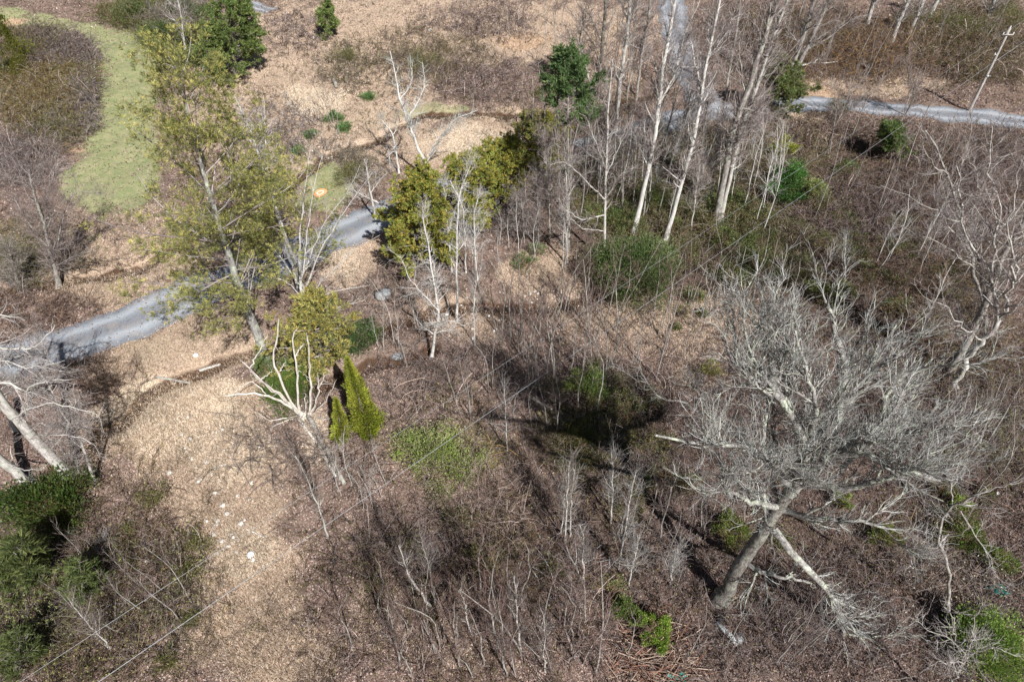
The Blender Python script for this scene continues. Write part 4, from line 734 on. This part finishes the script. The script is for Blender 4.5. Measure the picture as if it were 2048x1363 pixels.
# brush pile
b = G(1318, 1318); root = thing('brush_pile', 'heap of reddish brown cut branches below the vivid lime bush', 'brush pile', b)
for cl, nm in ((TAN[:1]+TAN[2:], 'pale_sticks'), ([(.22,.12,.085),(.14,.08,.06)], 'brown_sticks')):
    N = 170; S = rng.normal(0, 1, (N, 3))*[1.25, .9, 0]; S[:, 2] = rng.random(N)*.7*np.exp(-(S[:, 0]**2+S[:, 1]**2)/3)+.05; D = rng.normal(size=(N, 3))*[1, .6, .16]; D = unit(D)
    P = S[:, None]+D[:, None]*(np.linspace(-.5, .5, 4)[None, :, None]*rng.uniform(.7, 2.6, N)[:, None, None])+rng.normal(0, .04, (N, 4, 3)); P[..., 2] = np.maximum(P[..., 2], .03)
    A = Acc(); A.tubes(P, rng.uniform(.012, .03, (N, 1))*np.ones((1, 4)), 4, palette(N, cl, .15)); link(nm, A.mesh(nm, M['twig']), root)

# ------------------------------------------------------------------ utility pole and wires
def box(A, c, s, rz=0, C=None):
    v = np.array([[i, j, k] for k in (-.5, .5) for j in (-.5, .5) for i in (-.5, .5)])*s
    ca, sa = math.cos(rz), math.sin(rz); v = np.stack([v[:, 0]*ca-v[:, 1]*sa, v[:, 0]*sa+v[:, 1]*ca, v[:, 2]], 1)+c
    A.add(v, np.array([[0,2,3,1],[4,5,7,6],[0,1,5,4],[2,6,7,3],[0,4,6,2],[1,3,7,5]]))
def simple(name, cols_, rough=.5, metal=0):
    m, n, b_ = new_mat(name, rough, .3); tcx = nd(n, 'ShaderNodeTexCoord').outputs['Object']
    c = ramp(n, noise(n, 8, 3, .6, tcx), [(.35, cols_[0]), (.65, cols_[1])]); n.links.new(c, b_.inputs['Base Color']); b_.inputs['Metallic'].default_value = metal; return m
M['pole'] = bark_material('weathered_pole_wood', (.20,.17,.15), (.38,.35,.32), (.5,.47,.44), 9, (.4,.38,.36), .3)
M['metal'] = simple('galvanised_metal', ((.35,.37,.38), (.5,.52,.53)), .4, .6)
M['porcelain'] = simple('white_porcelain', ((.7,.7,.68), (.82,.82,.8)), .25)
M['wire'] = simple('grey_wire', ((.24,.25,.26), (.34,.35,.36)), .5, .3)
b = G(1938, 222); tp = at_y(2020, 56, b[1]); H = tp[2]-b[2]
root = thing('utility_pole', 'grey wooden utility pole leaning into view above the right end of the driveway', 'utility pole', b)
ax = (tp-b); A = Acc(); P = np.array([[0, 0, -.4], ax*.33, ax*.66, ax]); P = resample(P, 8); PP = np.concatenate([P, P[-1:]+[0, 0, .01]])
A.tubes(PP[None], np.r_[np.linspace(.17, .12, 8), .001][None], 12); link('pole_shaft', A.mesh('pole_shaft', M['pole']), root)
A = Acc(); box(A, ax*.93+[0, -.16, 0], np.array([1.1, .09, .11])); link('crossarm', A.mesh('crossarm', M['pole'], False), root)
def lathe(c, prof, name, mat):
    A = Acc(); z_ = np.array([p[1] for p in prof]); r_ = np.array([p[0] for p in prof]); P = np.zeros((len(prof), 3)); P[:, 2] = z_; P += c
    A.tubes(P[None], r_[None], 10); return link(name, A.mesh(name, M[mat]), root)
IPR = [(.001,-.01),(.05,0),(.06,.05),(.035,.08),(.06,.11),(.04,.15),(.02,.2),(.001,.21)]
for dx in (-.5, .5): lathe(ax*.93+[dx, -.16, .06], IPR, 'insulator', 'porcelain')
lathe(ax+[0, 0, 0.0], IPR, 'insulator', 'porcelain'); lathe(ax*.70+[-.3, -.1, 0], IPR, 'insulator', 'porcelain')
A = Acc(); box(A, ax*.70+[-.16, -.1, 0], np.array([.3, .05, .05])); box(A, ax*.45+[.18, -.1, -.03], np.array([.5, .09, .09]), .3); link('bracket', A.mesh('bracket', M['metal'], False), root)
def wire(label, a, e, r, sag):
    t = np.linspace(0, 1, 60)[:, None]; P = a*(1-t)+e*t; P[:, 2] -= (4*t*(1-t))[:, 0]*sag
    A = Acc(); A.tubes(P[None], np.full((1, 60), r), 6); o = link('overhead_wire', A.mesh('overhead_wire', M['wire'], origin=a)); o.location = tuple(a); tagit(o, label, 'wire')
pa = b+ax*.60
def W(px, py, z): return at_z(px, py, z)
lo1 = W(185, 1366, 6.5); far1 = pa + (pa-lo1)*.6; lo1e = lo1 + (lo1-pa)*.35
wire('lower thick overhead wire, brightest of the diagonal wires across the photo', lo1e, pa, .014, .2)
wire('lower thick overhead wire continuing up right past the utility pole', pa, far1, .022, .1)
pb = b+ax*.98; lo2 = W(340, 1160, 8.2); lo2e = lo2+(lo2-pb)*.5
wire('upper thin overhead wire running left of the thick diagonal wire', lo2e, pb, .008, .2)
wire('upper thin overhead wire leaving the top of the utility pole to the right', pb, pb+(pb-lo2)*.5, .013, .1)

# ------------------------------------------------------------------ stones and small things
M['stone'] = simple('pale_stone', ((.42,.39,.35), (.66,.63,.58)), .9); M['white_stone'] = simple('white_stone', ((.66,.64,.60), (.8,.79,.76)), .85)
M['rock'] = simple('grey_rock', ((.16,.165,.17), (.34,.355,.37)), .95)
def stone(label, px, py, r, mat, name='stone', group=None, flatt=.6):
    b = G(px, py); nu, nv = 9, 6; u = np.arange(nu)*2*np.pi/nu; v = np.linspace(-.45*np.pi, .5*np.pi, nv)
    P = np.stack([np.cos(v)[:, None]*np.cos(u), np.cos(v)[:, None]*np.sin(u), np.sin(v)[:, None]*np.ones(nu)*flatt], -1)*r
    P *= (1+rng.normal(0, .14, (nv, nu, 1)))*rng.uniform(.75, 1.25, 3); P[-1] = P[-1].mean(0)
    ii = [[i*nu+j, i*nu+(j+1) % nu, (i+1)*nu+(j+1) % nu, (i+1)*nu+j] for i in range(nv-1) for j in range(nu)]
    o = link(name, make_mesh(name, P.reshape(-1, 3), np.array(ii), M[mat], None, False)); o.location = tuple(b+[0, 0, r*.2]); tagit(o, label, 'stone', group)
stone('bright white rock on the lower left slope beside olive scrub', 352,1097,.26,'white_stone')
stone('bright white rock in the sloping straw clearing between the wires', 502,1109,.2,'white_stone')
stone('small white rock just below the bright rock in the straw clearing', 506,1119,.13,'white_stone')
stone('white rock on the right slope beside the dark curved limb', 1994,986,.12,'white_stone')
stone('small white rock under the low pine boughs near the road', 392,711,.22,'white_stone')
stone('large flat grey boulder above the stream right of the pale branches', 767,592,.75,'rock', 'boulder', flatt=.4)
stone('grey rock in the stream bank above the dead thicket', 795,712,.5,'rock', 'boulder', flatt=.4)
stone('dark grey rock on the brown slope below the small round pine', 1697,330,.35,'rock','boulder')
stone('pale stone on the small straw clearing at the top', 860,62,.3,'white_stone')
for (cx, cy, sx, sy, nn, gl) in [(450,1045,40,60,24,'small pale stones scattered on the lower left straw slope'),(325,1122,22,20,14,'small pale stones below the white rock at lower left'),(420,910,100,60,26,'small pale stones on the bright leaf clearing below the ditch'),(1060,595,110,14,26,'small stones along the dark stream bed at the centre'),(640,300,60,14,8,'small stones along the upper stream bank'),(960,640,60,40,16,'small pale stones on the slope right of the white bent tree')]:
    for _ in range(nn):
        stone(gl[:-0 or None], cx+rng.normal()*sx*.6, cy+rng.normal()*sy*.6, rng.uniform(.06, .16), 'stone', 'stone', gl)
# painted survey ring
M['orange_paint'] = simple('orange_marking_paint', ((.85,.30,.12), (.9,.42,.2)), .8); M['pale_paint'] = simple('pale_paint', ((.8,.62,.5), (.85,.75,.65)), .8)
b = G(641, 387); root = thing('painted_ring', 'orange and white painted ring marking on the grass above the gravel road', 'marking', b)
def ringm(r1, r2, name, mat, zz_):
    u = np.arange(40)*2*np.pi/40; jit = 1+rng.normal(0, .03, 40); V = np.concatenate([np.stack([np.cos(u)*r*jit, np.sin(u)*r*jit, np.zeros(40)], 1) for r in (r1, r2)]); V[:, 2] = [height(b[0]+q[0], b[1]+q[1])-b[2]+zz_ for q in V]
    j = np.arange(40); link(name, make_mesh(name, V, np.stack([j, (j+1) % 40, 40+(j+1) % 40, 40+j], 1), M[mat]), root)
ringm(.35, .62, 'orange_ring', 'orange_paint', .09); ringm(.22, .35, 'pale_ring', 'pale_paint', .094); ringm(.001, .2, 'orange_centre', 'orange_paint', .09)
# grey beam at the lower right with a dark hole beside it, teal scraps
M['beam'] = simple('weathered_grey_board', ((.34,.35,.35), (.52,.53,.52)), .85); M['hole'] = simple('black_rubber', ((.012,.012,.012), (.03,.03,.03)), .8); M['teal'] = simple('teal_plastic', ((.02,.16,.14), (.03,.24,.20)), .5)
a = G(1431, 1247); e = G(1474, 1290); c = (a+e)/2; A = Acc(); dv = e-a
box(A, np.zeros(3), np.array([np.linalg.norm(dv), .26, .16]), math.atan2(dv[1], dv[0])); o = link('grey_board', A.mesh('grey_board', M['beam'], False)); o.location = tuple(c+[0, 0, .2]); tagit(o, 'weathered grey board lying on leaves below the foot of the lichen tree', 'board')
for (px_, py_, lb, mt, r) in [(1439,1236,'black round pipe end at the upper end of the grey board','hole',.22),(1477,1277,'dark grey round bucket lying at the lower end of the grey board','rock',.25)]:
    g = G(px_, py_); root = thing('pipe', lb, 'pipe', g); A = Acc(); P = np.array([[0,0,-.1],[0,0,.12],[0,0,.25],[0,0,.26],[0,0,.12]]); A.tubes(P[None], np.array([[r, r, r, r*.8, r*.75]]), 14); link('pipe_wall', A.mesh('pipe_wall', M[mt]), root)
    u = np.arange(14)*2*np.pi/14; A = Acc(); A.tubes(np.array([[[0, 0, .10], [0, 0, .11]]]), np.array([[r*.78, .001]]), 14); link('pipe_inside', A.mesh('pipe_inside', M['hole']), root)
for px_, py_, sx, lb in [(1992,1180,.9,'teal plastic tarp scrap in the leaves at the right edge'),(1352,1357,1.0,'teal plastic tarp scrap at the bottom edge beside the brush pile')]:
    g = G(px_, py_); n_ = 8; gx_, gy_ = np.meshgrid(np.linspace(-.5, .5, n_), np.linspace(-.5, .5, n_)); V = np.stack([gx_*sx*(1+.2*np.sin(gy_*9)), gy_*sx*.6*(1+.3*np.sin(gx_*7)), .12+.10*np.sin(gx_*9+1)*np.cos(gy_*8)], -1).reshape(-1, 3)
    ii = (np.arange(n_-1)[:, None]*n_+np.arange(n_-1)[None]).ravel(); o = link('tarp', make_mesh('tarp', V, np.stack([ii, ii+1, ii+1+n_, ii+n_], 1), M['teal'])); o.location = tuple(g); tagit(o, lb, 'tarp')

# ------------------------------------------------------------------ saplings in groups
protos = {}
def proto(kind, cols, mat):
    L_ = []
    for v in range(6):
        T = resample(np.array([[0, 0, -.15], [rng.normal(0, .08), rng.normal(0, .08), 2.2], [rng.normal(0, .2), rng.normal(0, .2), 5], [rng.normal(0, .5), rng.normal(0, .5), 8.2]]), 9, .03)
        R1 = np.linspace(.048, .012, 9); A = Acc(); A.tubes(T[None], R1[None], 5); tm = A.mesh('trunk', M[mat])
        P2, R2 = spawn(T[None, 2:], R1[None, 2:], 15, (.8, 2.2), (25, 55), .18, .12, .45, (.1, 1), 5, .3, .5, .010)
        P3, R3 = spawn(P2, R2, 42, (.3, 1.2), (20, 45), .1, .14, .7, (.1, 1), 4, .5, .3, .0085)
        P4, R4 = spawn(P3, R3, 70, (.2, .6), (20, 45), .1, .14, .7, (.1, 1), 3, .5, .3, .0075)
        A = Acc()
        for p_, r_ in ((P2, R2), (P3, R3), (P4, R4)): A.tubes(p_, r_, 3, palette(len(p_), cols, .25)*.85)
        L_.append((tm, A.mesh('crown', M['twig'])))
    protos[kind] = L_
proto('grey', GREY[:1]+GREY[2:]+MAUVE, 'bark_grey'); proto('white', WHITE, 'bark_white'); proto('mauve', MAUVE[:3], 'bark_grey'); proto('tan', TAN+WHITE, 'bark_pale')
SAP = [(1760,330,130,50,9,'grey',.8,1.3,'slender dark tree around the small round pine on the slope'),(1190,395,150,70,38,'grey',1.15,1.7,'slender grey tree of the dense stand before the gravel road junction'),
       (1410,330,110,60,20,'grey',1.2,1.8,'slender tree behind the two slanting white trunks'),
       (1290,180,90,60,14,'grey',1.1,1.6,'slender grey tree at the left verge of the top gravel road'),
       (1550,110,90,70,18,'grey',1.2,1.7,'slender grey tree behind the grey trunks above the driveway'),
       (1500,420,60,50,8,'white',.8,1.3,'thin pale tree in the dark laurel below the tall row'),
       (1450,620,140,40,12,'mauve',.7,1.1,'small mauve sapling above the left of the lichen crown'),(1170,700,210,75,46,'mauve',.75,1.2,'thin bare sapling among stripe shadows on the red leaf slope'),
       (1070,800,170,70,22,'grey',.7,1.1,'bare sapling in the shaded thicket at the picture centre'),
       (725,985,60,40,12,'tan',.4,.65,'thin pale sapling right of the fallen logs'),
       (980,1290,300,80,38,'mauve',.7,1.2,'slim bare sapling of the bottom thicket with long shadows'),
       (1300,1040,110,110,14,'grey',.6,1.0,'thin greyish sapling between the thicket and the lichen tree'),
       (1500,1300,130,50,10,'grey',.5,.9,'thin sapling on the brown leaves below the lichen tree'),
       (1840,560,160,90,14,'white',.5,1.,'pale twiggy sapling on the dark right slope'),
       (1780,420,180,70,12,'grey',.6,1.1,'grey sapling in the dark scrub right of the holly like shrub'),
       (1800,130,180,50,13,'grey',.7,1.2,'bare sapling on the brown bank above the driveway'),
       (1300,400,160,60,15,'white',.6,1.0,'thin pale sapling between the tall slanting trunks'),
       (1000,540,130,50,12,'white',.5,.8,'thin pale sapling around the birch clump'),
       (1900,930,110,90,12,'grey',.7,1.2,'bare sapling between the lichen crown and the right frame edge'),
       (620,260,70,60,8,'mauve',.5,.9,'thin mauve sapling in the clearing right of the tallest pine'),
       (1050,60,110,40,10,'mauve',.6,1.,'mauve sapling in the brush at the top middle'),
       (1430,90,60,50,8,'grey',.8,1.3,'bare sapling at the right verge of the top gravel road'),
       (250,1200,150,90,12,'grey',.4,.8,'small bare sapling in the lower left scrub'),
       (800,690,50,50,7,'tan',.4,.7,'thin dead looking sapling right of the snag')]
for cx, cy, rx, ry, cnt, kd, s0, s1, lb in SAP:
    s0 *= .85; s1 *= .95
    for q in range(cnt):
        for _ in range(20):
            a = rng.uniform(0, 6.283); r = math.sqrt(rng.random()); p_ = G(cx+rx*r*math.cos(a), cy+ry*r*math.sin(a))
            if seg_dist(p_[0], p_[1], ROADS[0]) > 3 and seg_dist(p_[0], p_[1], ROADS[1]) > 3: break
        tm, cm = protos[kd][rng.integers(6)]; s = rng.uniform(s0, s1); sub = ', %s %s part' % ('upper' if math.sin(a) < 0 else 'lower', 'left' if r*math.cos(a) < -.3 else 'right' if r*math.cos(a) > .3 else 'middle')
        root = thing('sapling' if 'sapling' in lb else 'bare_tree', lb+sub, 'sapling' if 'sapling' in lb else 'tree', p_, lb.replace('sapling', 'saplings', 1).replace(' tree', ' trees', 1))
        root.rotation_euler = (rng.normal(0, .06), rng.normal(0, .06), rng.uniform(0, 6.28)); root.scale = (s*1.15, s*1.15, s)
        link('trunk', tm, root); link('crown', cm, root)

for cx, cy, rx, ry, cnt, h, lb in [(1400,440,150,80,26,1.5,'dark laurel clump under the tall slanting trunks'),(1520,520,100,50,14,1.3,'dark laurel clump on the shaded slope near the wire'),(1600,470,120,70,12,1.2,'dark low laurel clump right of the double trunk in shade'),(1750,520,110,50,9,1.0,'dark low laurel clump above the lichen crown'),(1240,390,110,70,14,1.3,'olive laurel clump behind the large rhododendron'),
    (1850,520,150,110,14,1.1,'dark low evergreen clump on the black right slope'),(1200,810,110,60,9,1.2,'dark evergreen clump in the deep shade at the picture centre'),(1330,950,90,90,9,.9,'dark green clump in the shade left of the lichen tree'),(1940,980,90,140,9,1.1,'olive green clump near the right frame edge'),(170,1130,140,130,12,.9,'olive green clump in the lower left scrub'),(900,1130,200,110,12,.9,'olive clump inside the bottom thicket')]:
    for q in range(cnt):
        a_ = rng.uniform(0, 6.283); r_ = math.sqrt(rng.random()); px_, py_ = cx+rx*r_*math.cos(a_), cy+ry*r_*math.sin(a_); w_ = at_z(px_, py_, 0.)
        if seg_dist(w_[0], w_[1], ROADS[0]) < 4 or seg_dist(w_[0], w_[1], ROADS[1]) < 4: continue
        sub = ', %s %s part' % ('upper' if math.sin(a_) < 0 else 'lower', 'left' if r_*math.cos(a_) < -.3 else 'right' if r_*math.cos(a_) > .3 else 'middle')
        bush('laurel' if 'laurel' in lb else 'shrub', lb+sub, px_, py_, rng.uniform(18, 40), h*rng.uniform(.6, 1.3), RHODO+OLIVE if 'olive' not in lb else OLIVE+PALEG[2:]+RHODO[1:2], 75, .14, .06, stems=12, group=lb.replace('clump', 'clumps', 1))

# ------------------------------------------------------------------ thickets of brambles (nobody could count their stems)
def thicket(label, cx, cy, rx, ry, h, dens, cols, leaf=None, ld=0, name='bramble_thicket', cap=9000, openr=0.0):
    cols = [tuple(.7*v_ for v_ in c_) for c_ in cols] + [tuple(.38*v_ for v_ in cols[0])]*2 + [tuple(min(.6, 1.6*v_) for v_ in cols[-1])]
    c0 = at_z(cx, cy, 0.); dd = np.linalg.norm(c0-CAM); area = math.pi*rx*ry*(dd/FPX)**2/(CAMH/dd)
    N = int(min(area*dens*2.0, cap)); a = rng.uniform(0, 6.283, N*2); r = 1.12*rng.random(N*2)**.6*(1+.18*np.sin(a*3+cx)+.12*np.sin(a*7+cy))
    P = G(cx+rx*r*np.cos(a), cy+ry*r*np.sin(a)); zz = zones(P[:, 0], P[:, 1])
    rd = np.minimum(seg_dist(P[:, 0], P[:, 1], ROADS[0]), seg_dist(P[:, 0], P[:, 1], ROADS[1]))
    cl = vnoise(P[:, 0], P[:, 1], 1.1, cx % 7) > rng.uniform(-1.3, .25, len(P))
    P = P[(rd > 2.5) & (zz['grass'] < .5) & cl & (rng.random(len(P)) > openr*np.maximum(zz['straw'], zz['pale'])) & ((zz['pale'] < .35) | (openr == 0))][:N]; N = len(P)
    if N < 5: return
    D = rng.normal(0, .5, (N, 3)); D[:, 2] = 1; d = unit(D); n = 6; S = np.empty((N, n, 3)); S[:, 0] = P-[0, 0, .05]; Ln = rng.uniform(.5, 1.35, N)*h*1.7
    bend = rng.normal(0, .22, (N, 3)); bend[:, 2] = -rng.random(N)*.38
    for q in range(1, n): d = unit(d+bend+rng.normal(0, .1, (N, 3))); S[:, q] = S[:, q-1]+d*(Ln/(n-1))[:, None]
    wk = 1+.35*(np.linalg.norm(P.mean(0)-CAM)/45-1)
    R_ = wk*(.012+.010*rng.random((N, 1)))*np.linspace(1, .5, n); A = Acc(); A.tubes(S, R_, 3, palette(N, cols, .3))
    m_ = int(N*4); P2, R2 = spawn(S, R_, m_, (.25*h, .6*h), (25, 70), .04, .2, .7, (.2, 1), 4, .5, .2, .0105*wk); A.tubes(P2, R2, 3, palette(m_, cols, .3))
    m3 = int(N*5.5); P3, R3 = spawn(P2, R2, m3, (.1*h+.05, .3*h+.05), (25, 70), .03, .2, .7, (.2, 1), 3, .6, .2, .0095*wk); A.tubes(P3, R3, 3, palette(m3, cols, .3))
    if leaf:
        j = rng.integers(0, m_, int(N*ld)); k = rng.integers(1, 4, len(j)); A.leaves(P2[j, k], rng.normal(size=(len(j), 3)), rng.uniform(.06, .14, len(j)), .06, palette(len(j), leaf, .15))
    c = P.mean(0); o = link(name, A.mesh(name, M['twig'], False, c)); o.location = tuple(c); tagit(o, label, 'brush', None, 'stuff')
LO = [(.17,.18,.06),(.25,.24,.09)]; LY = [(.26,.27,.09),(.2,.22,.06)]
TH = [
 ('rust and olive bramble oval inside the curve of the mown lane',92,205,88,82,1.1,2.6,RUST[:2]+OLIVE+BROWN+GREY[:1],LO+RUST[:2],7),
 ('mauve grey brush along the upper edge of the bramble oval',120,98,72,34,1.2,3,MAUVE+GREY,None,0),
 ('grey brush on the lane side of the bramble oval',175,205,24,70,1.1,4,GREY+MAUVE,LO,2),
 ('grey brush between the bramble oval and the bushy grey tree',50,330,60,50,1.6,3.5,GREY+MAUVE,None,0),
 ('dark green ivy tangle on the bank right of the mown lane, upper part',300,35,80,34,1.5,3,OLIVE+BROWN,[(.09,.14,.04),(.14,.19,.06)],22),
 ('dark green ivy tangle on the bank right of the mown lane, lower part',385,92,60,38,1.5,3,OLIVE+BROWN,[(.09,.14,.04),(.14,.19,.06)],22),
 ('grey stems in the ivy bank at the top',350,50,60,40,1.8,1.6,GREY,None,0),
 ('mixed grey and green patch at the top of the bramble oval',80,85,50,26,1.3,3,MAUVE+OLIVE,LO,6),
 ('olive patch low in the bramble oval',120,260,60,30,1.2,3,OLIVE+GREY,LO,8),
 ('olive scrub in the lower left corner',70,1260,80,60,1.1,3,OLIVE+GREY,[(.17,.2,.06),(.24,.26,.1)],16),
 ('olive scrub below the left pines',190,1170,50,40,1.1,3,OLIVE+GREY,[(.17,.2,.06),(.24,.26,.1)],12),
 ('dark leafy scrub at the feet of the grey double trunk',1490,330,110,60,1.8,2.6,OLIVE+GREY+BROWN,LO+RHODO[:2],6),
 ('tall grey scrub hiding the gravel road junction',1250,290,140,36,2.2,2.4,GREY+OLIVE,LO,1),
 ('brown scrub above the driveway behind the grey trunks',1580,70,110,50,1.5,2.4,MAUVE+BROWN+OLIVE[:1],LO,1),
 ('dark scrub at the far right below the driveway',1900,420,150,110,1.5,2.4,MAUVE+BROWN+GREY[2:],None,0),
 ('dark scrub beside the forked trunk at the right edge',1930,700,120,90,1.4,2.2,MAUVE+BROWN+OLIVE[:1],LO,2),
 ('dark scrub below the bushy grey tree',70,530,80,44,1.2,3,GREY+OLIVE,LO,3),
 ('reddish brush between the ditch and the gravel road at the left',90,630,110,34,1.0,3,MAUVE+BROWN,None,0),
 ('mauve brush in the upper clearing beyond the stream',850,120,115,52,1.1,2.2,MAUVE+OLIVE[:1],LO,2),
 ('mauve brush at the top middle',960,45,110,36,1.2,1.8,MAUVE,None,0),
 ('mauve brush between the clearing and the curved tree shadow',960,165,80,44,1.2,2.2,MAUVE,None,0),
 ('olive brush right of the small top pine',690,135,50,48,1.0,2.2,OLIVE+MAUVE,LO,4),
 ('thin mauve brush at the top edge left of the clearing',600,70,60,40,1.,1.6,MAUVE,None,0),
 ('pale mauve brush right of the tallest pine',560,270,90,60,1.1,1.8,MAUVE+WHITE[:1],None,0),
 ('grey brush around the bend above the gravel road',690,345,60,36,1.4,2.6,GREY+OLIVE,LO,2),
 ('grey brush before the tall white trunks',1200,330,150,60,2.4,2.6,GREY+OLIVE[:1],LO,1),
 ('dark leafy brush among the tall slanting trunks',1380,390,150,80,1.4,2.4,OLIVE+GREY+BROWN,LO+RHODO[:1],5),
 ('grey brush beside the birch clump',1010,440,70,60,1.3,2.2,GREY+MAUVE,LO,1),
 ('brown brush on the bank above the driveway',1760,110,180,56,1.3,2.0,MAUVE+BROWN+RUST[:1],LO,1),
 ('olive brown brush in the top right corner',1940,90,110,70,1.5,2.2,OLIVE+BROWN+MAUVE,LO,4),
 ('brown brush right of the top gravel road',1470,70,70,60,1.3,2,MAUVE+TAN[:1],None,0),
 ('mauve brush on the slope below the driveway',1740,270,170,36,1.1,2,MAUVE+TAN[:1],None,0),
 ('dark mauve scrub right of the holly like shrub',1770,430,200,70,1.3,2.4,MAUVE+GREY[2:],None,0),
 ('dark scrub under the wire on the shaded slope',1500,520,110,54,1.2,2.4,BROWN+OLIVE+MAUVE,RHODO[:2]+LO,5),
 ('dark scrub above the lichen tree crown',1800,560,160,60,1.2,2.2,MAUVE+BROWN,None,0),
 ('twiggy scrub behind the lichen tree crown on its right',1880,850,130,90,1.2,2.2,MAUVE+GREY,LO,1),
 ('grey green scrub at the right edge',1990,860,70,100,1.3,2.2,GREY+OLIVE,LO,4),
 ('brown brush left of the lichen crown',1380,800,120,80,1.1,2.2,MAUVE,None,0),
 ('grey brush in the centre thicket, left part',880,740,120,56,1.3,2.4,MAUVE+GREY,None,0),
 ('grey brown brush in the centre thicket, lower left part',850,815,90,46,1.4,2.6,MAUVE+GREY+TAN[:1],LO,1),
 ('rust and olive brush right of the centre thicket',940,815,54,50,1.2,2.4,RUST+OLIVE+MAUVE,LO,4),
 ('dark brush around the centre shade',1170,800,140,60,1.2,2.4,MAUVE+GREY,None,0),
 ('olive brush below the centre shade',1180,900,170,44,1.1,2.6,OLIVE+MAUVE+RUST[:1],LO,4),
 ('dense pale grey bush below the dead snag',560,895,100,62,1.3,3.2,GREY+TAN,None,0),
 ('pale brush right of the fallen logs',690,900,60,60,1.2,2.4,TAN+GREY,None,0),
 ('arching tan brush below the light green thicket',990,990,130,44,1.6,3,TAN+MAUVE,None,0),
 ('pinkish tan arching brush in the bottom thicket',960,1050,110,30,1.5,3,TAN+MAUVE,None,0),
 ('olive and rust brush in the bottom thicket',1010,1120,76,60,1.5,2.8,RUST+OLIVE+MAUVE,LO,4),
 ('mauve brush in the left of the bottom thicket',810,1090,110,60,1.4,2.6,MAUVE+GREY,None,0),
 ('dark mauve brush at the left rim of the bottom thicket',720,1140,64,70,1.4,2.8,MAUVE+OLIVE,LO,2),
 ('pale mauve brush in the right of the bottom thicket',1120,1150,80,60,1.5,2.6,MAUVE+WHITE[:1],None,0),
 ('mauve brush at the bottom edge',860,1290,170,60,1.2,2.2,MAUVE,None,0),
 ('mauve brush at the bottom edge right of the middle',1110,1270,110,70,1.2,2.2,MAUVE,None,0),
 ('twiggy brush between the bottom thicket and the lichen trunk',1350,1090,90,90,1.2,2.4,MAUVE+GREY,LO,1),
 ('thin brush on the brown leaves at the bottom right',1600,1290,200,60,1.0,1.6,MAUVE+GREY,None,0),
 ('brush with pale buds near the right edge',1900,1160,120,60,1.0,2.2,GREY+TAN,[(.55,.52,.4)],2),
 ('brown scrub of the lower left slope',250,1120,110,70,1.0,3,MAUVE+BROWN+GREY[:1],LO,1),
 ('olive scrub beside the lower left straw slope',370,1150,54,80,1.0,3,OLIVE+MAUVE,LY,5),
 ('grey scrub crossed by the wire at the bottom left',250,1260,150,60,1.1,3,GREY+MAUVE+OLIVE,LO,2),
 ('scrub at the bottom left corner',120,1330,130,50,1.0,3,MAUVE+OLIVE,LY,4),
 ('mauve scrub at the bottom right of the straw slope',660,1260,60,100,.9,1.6,MAUVE,None,0),
 ('reddish brush beside the ditch below the gravel road',190,760,90,44,1.1,2.2,MAUVE+BROWN,None,0),
 ('grey brush right of the dark green mat',740,620,90,60,1.0,2,TAN+GREY,None,0),
 ('grey brush under the yellow-green evergreens',840,570,80,44,1.2,2.4,GREY+MAUVE,LO,2),
 ('mauve brush at the right edge below the driveway',1990,330,90,70,1.3,2.2,MAUVE+GREY,None,0),
 ('tall pale weeds below the driveway end',1600,262,40,16,.8,2,TAN,None,0),
 ('mauve brush behind the lichen crown, upper left',1500,700,120,70,1.0,2,MAUVE,None,0),
 ('mauve brush beneath the lichen tree',1700,1150,130,70,1.0,1.8,MAUVE+GREY,None,0),
]
for t in TH: thicket(*t)
for t in [
 ('knee high brown undergrowth covering the right upper slopes',1650,300,520,300,.7,1.1,MAUVE+BROWN+OLIVE[:1],LO,1.5),
 ('knee high dark undergrowth below the tall trunk row',1380,430,300,170,.8,1.6,OLIVE+BROWN+MAUVE,LO+RHODO[:1],4),
 ('knee high mauve undergrowth across the right lower slopes',1640,900,480,340,.8,1.8,MAUVE+GREY+BROWN[:1],LO,.6),
 ('low mauve undergrowth over the bottom right corner slopes',1600,1260,520,160,.8,2.2,MAUVE+GREY,LO,.6),
 ('low mauve undergrowth through the middle of the photo',1000,760,400,170,.6,1.1,MAUVE+GREY,LO,.5),
 ('low mixed undergrowth through the bottom thickets',900,1150,360,260,.8,1.6,MAUVE+OLIVE+BROWN,LO,1.5),
 ('low scrub undergrowth over the lower left slope',200,1150,240,230,.9,2.8,MAUVE+OLIVE+BROWN,LO,2),
 ('low weeds along the left side above the gravel road',130,520,230,110,.6,1.1,MAUVE+TAN,LO,1),
 ('low sparse weeds in the upper clearings',800,180,480,200,.5,.8,MAUVE+TAN+OLIVE[:1],LO,1)]:
    thicket(*t, name='undergrowth', cap=22000, openr=.6)
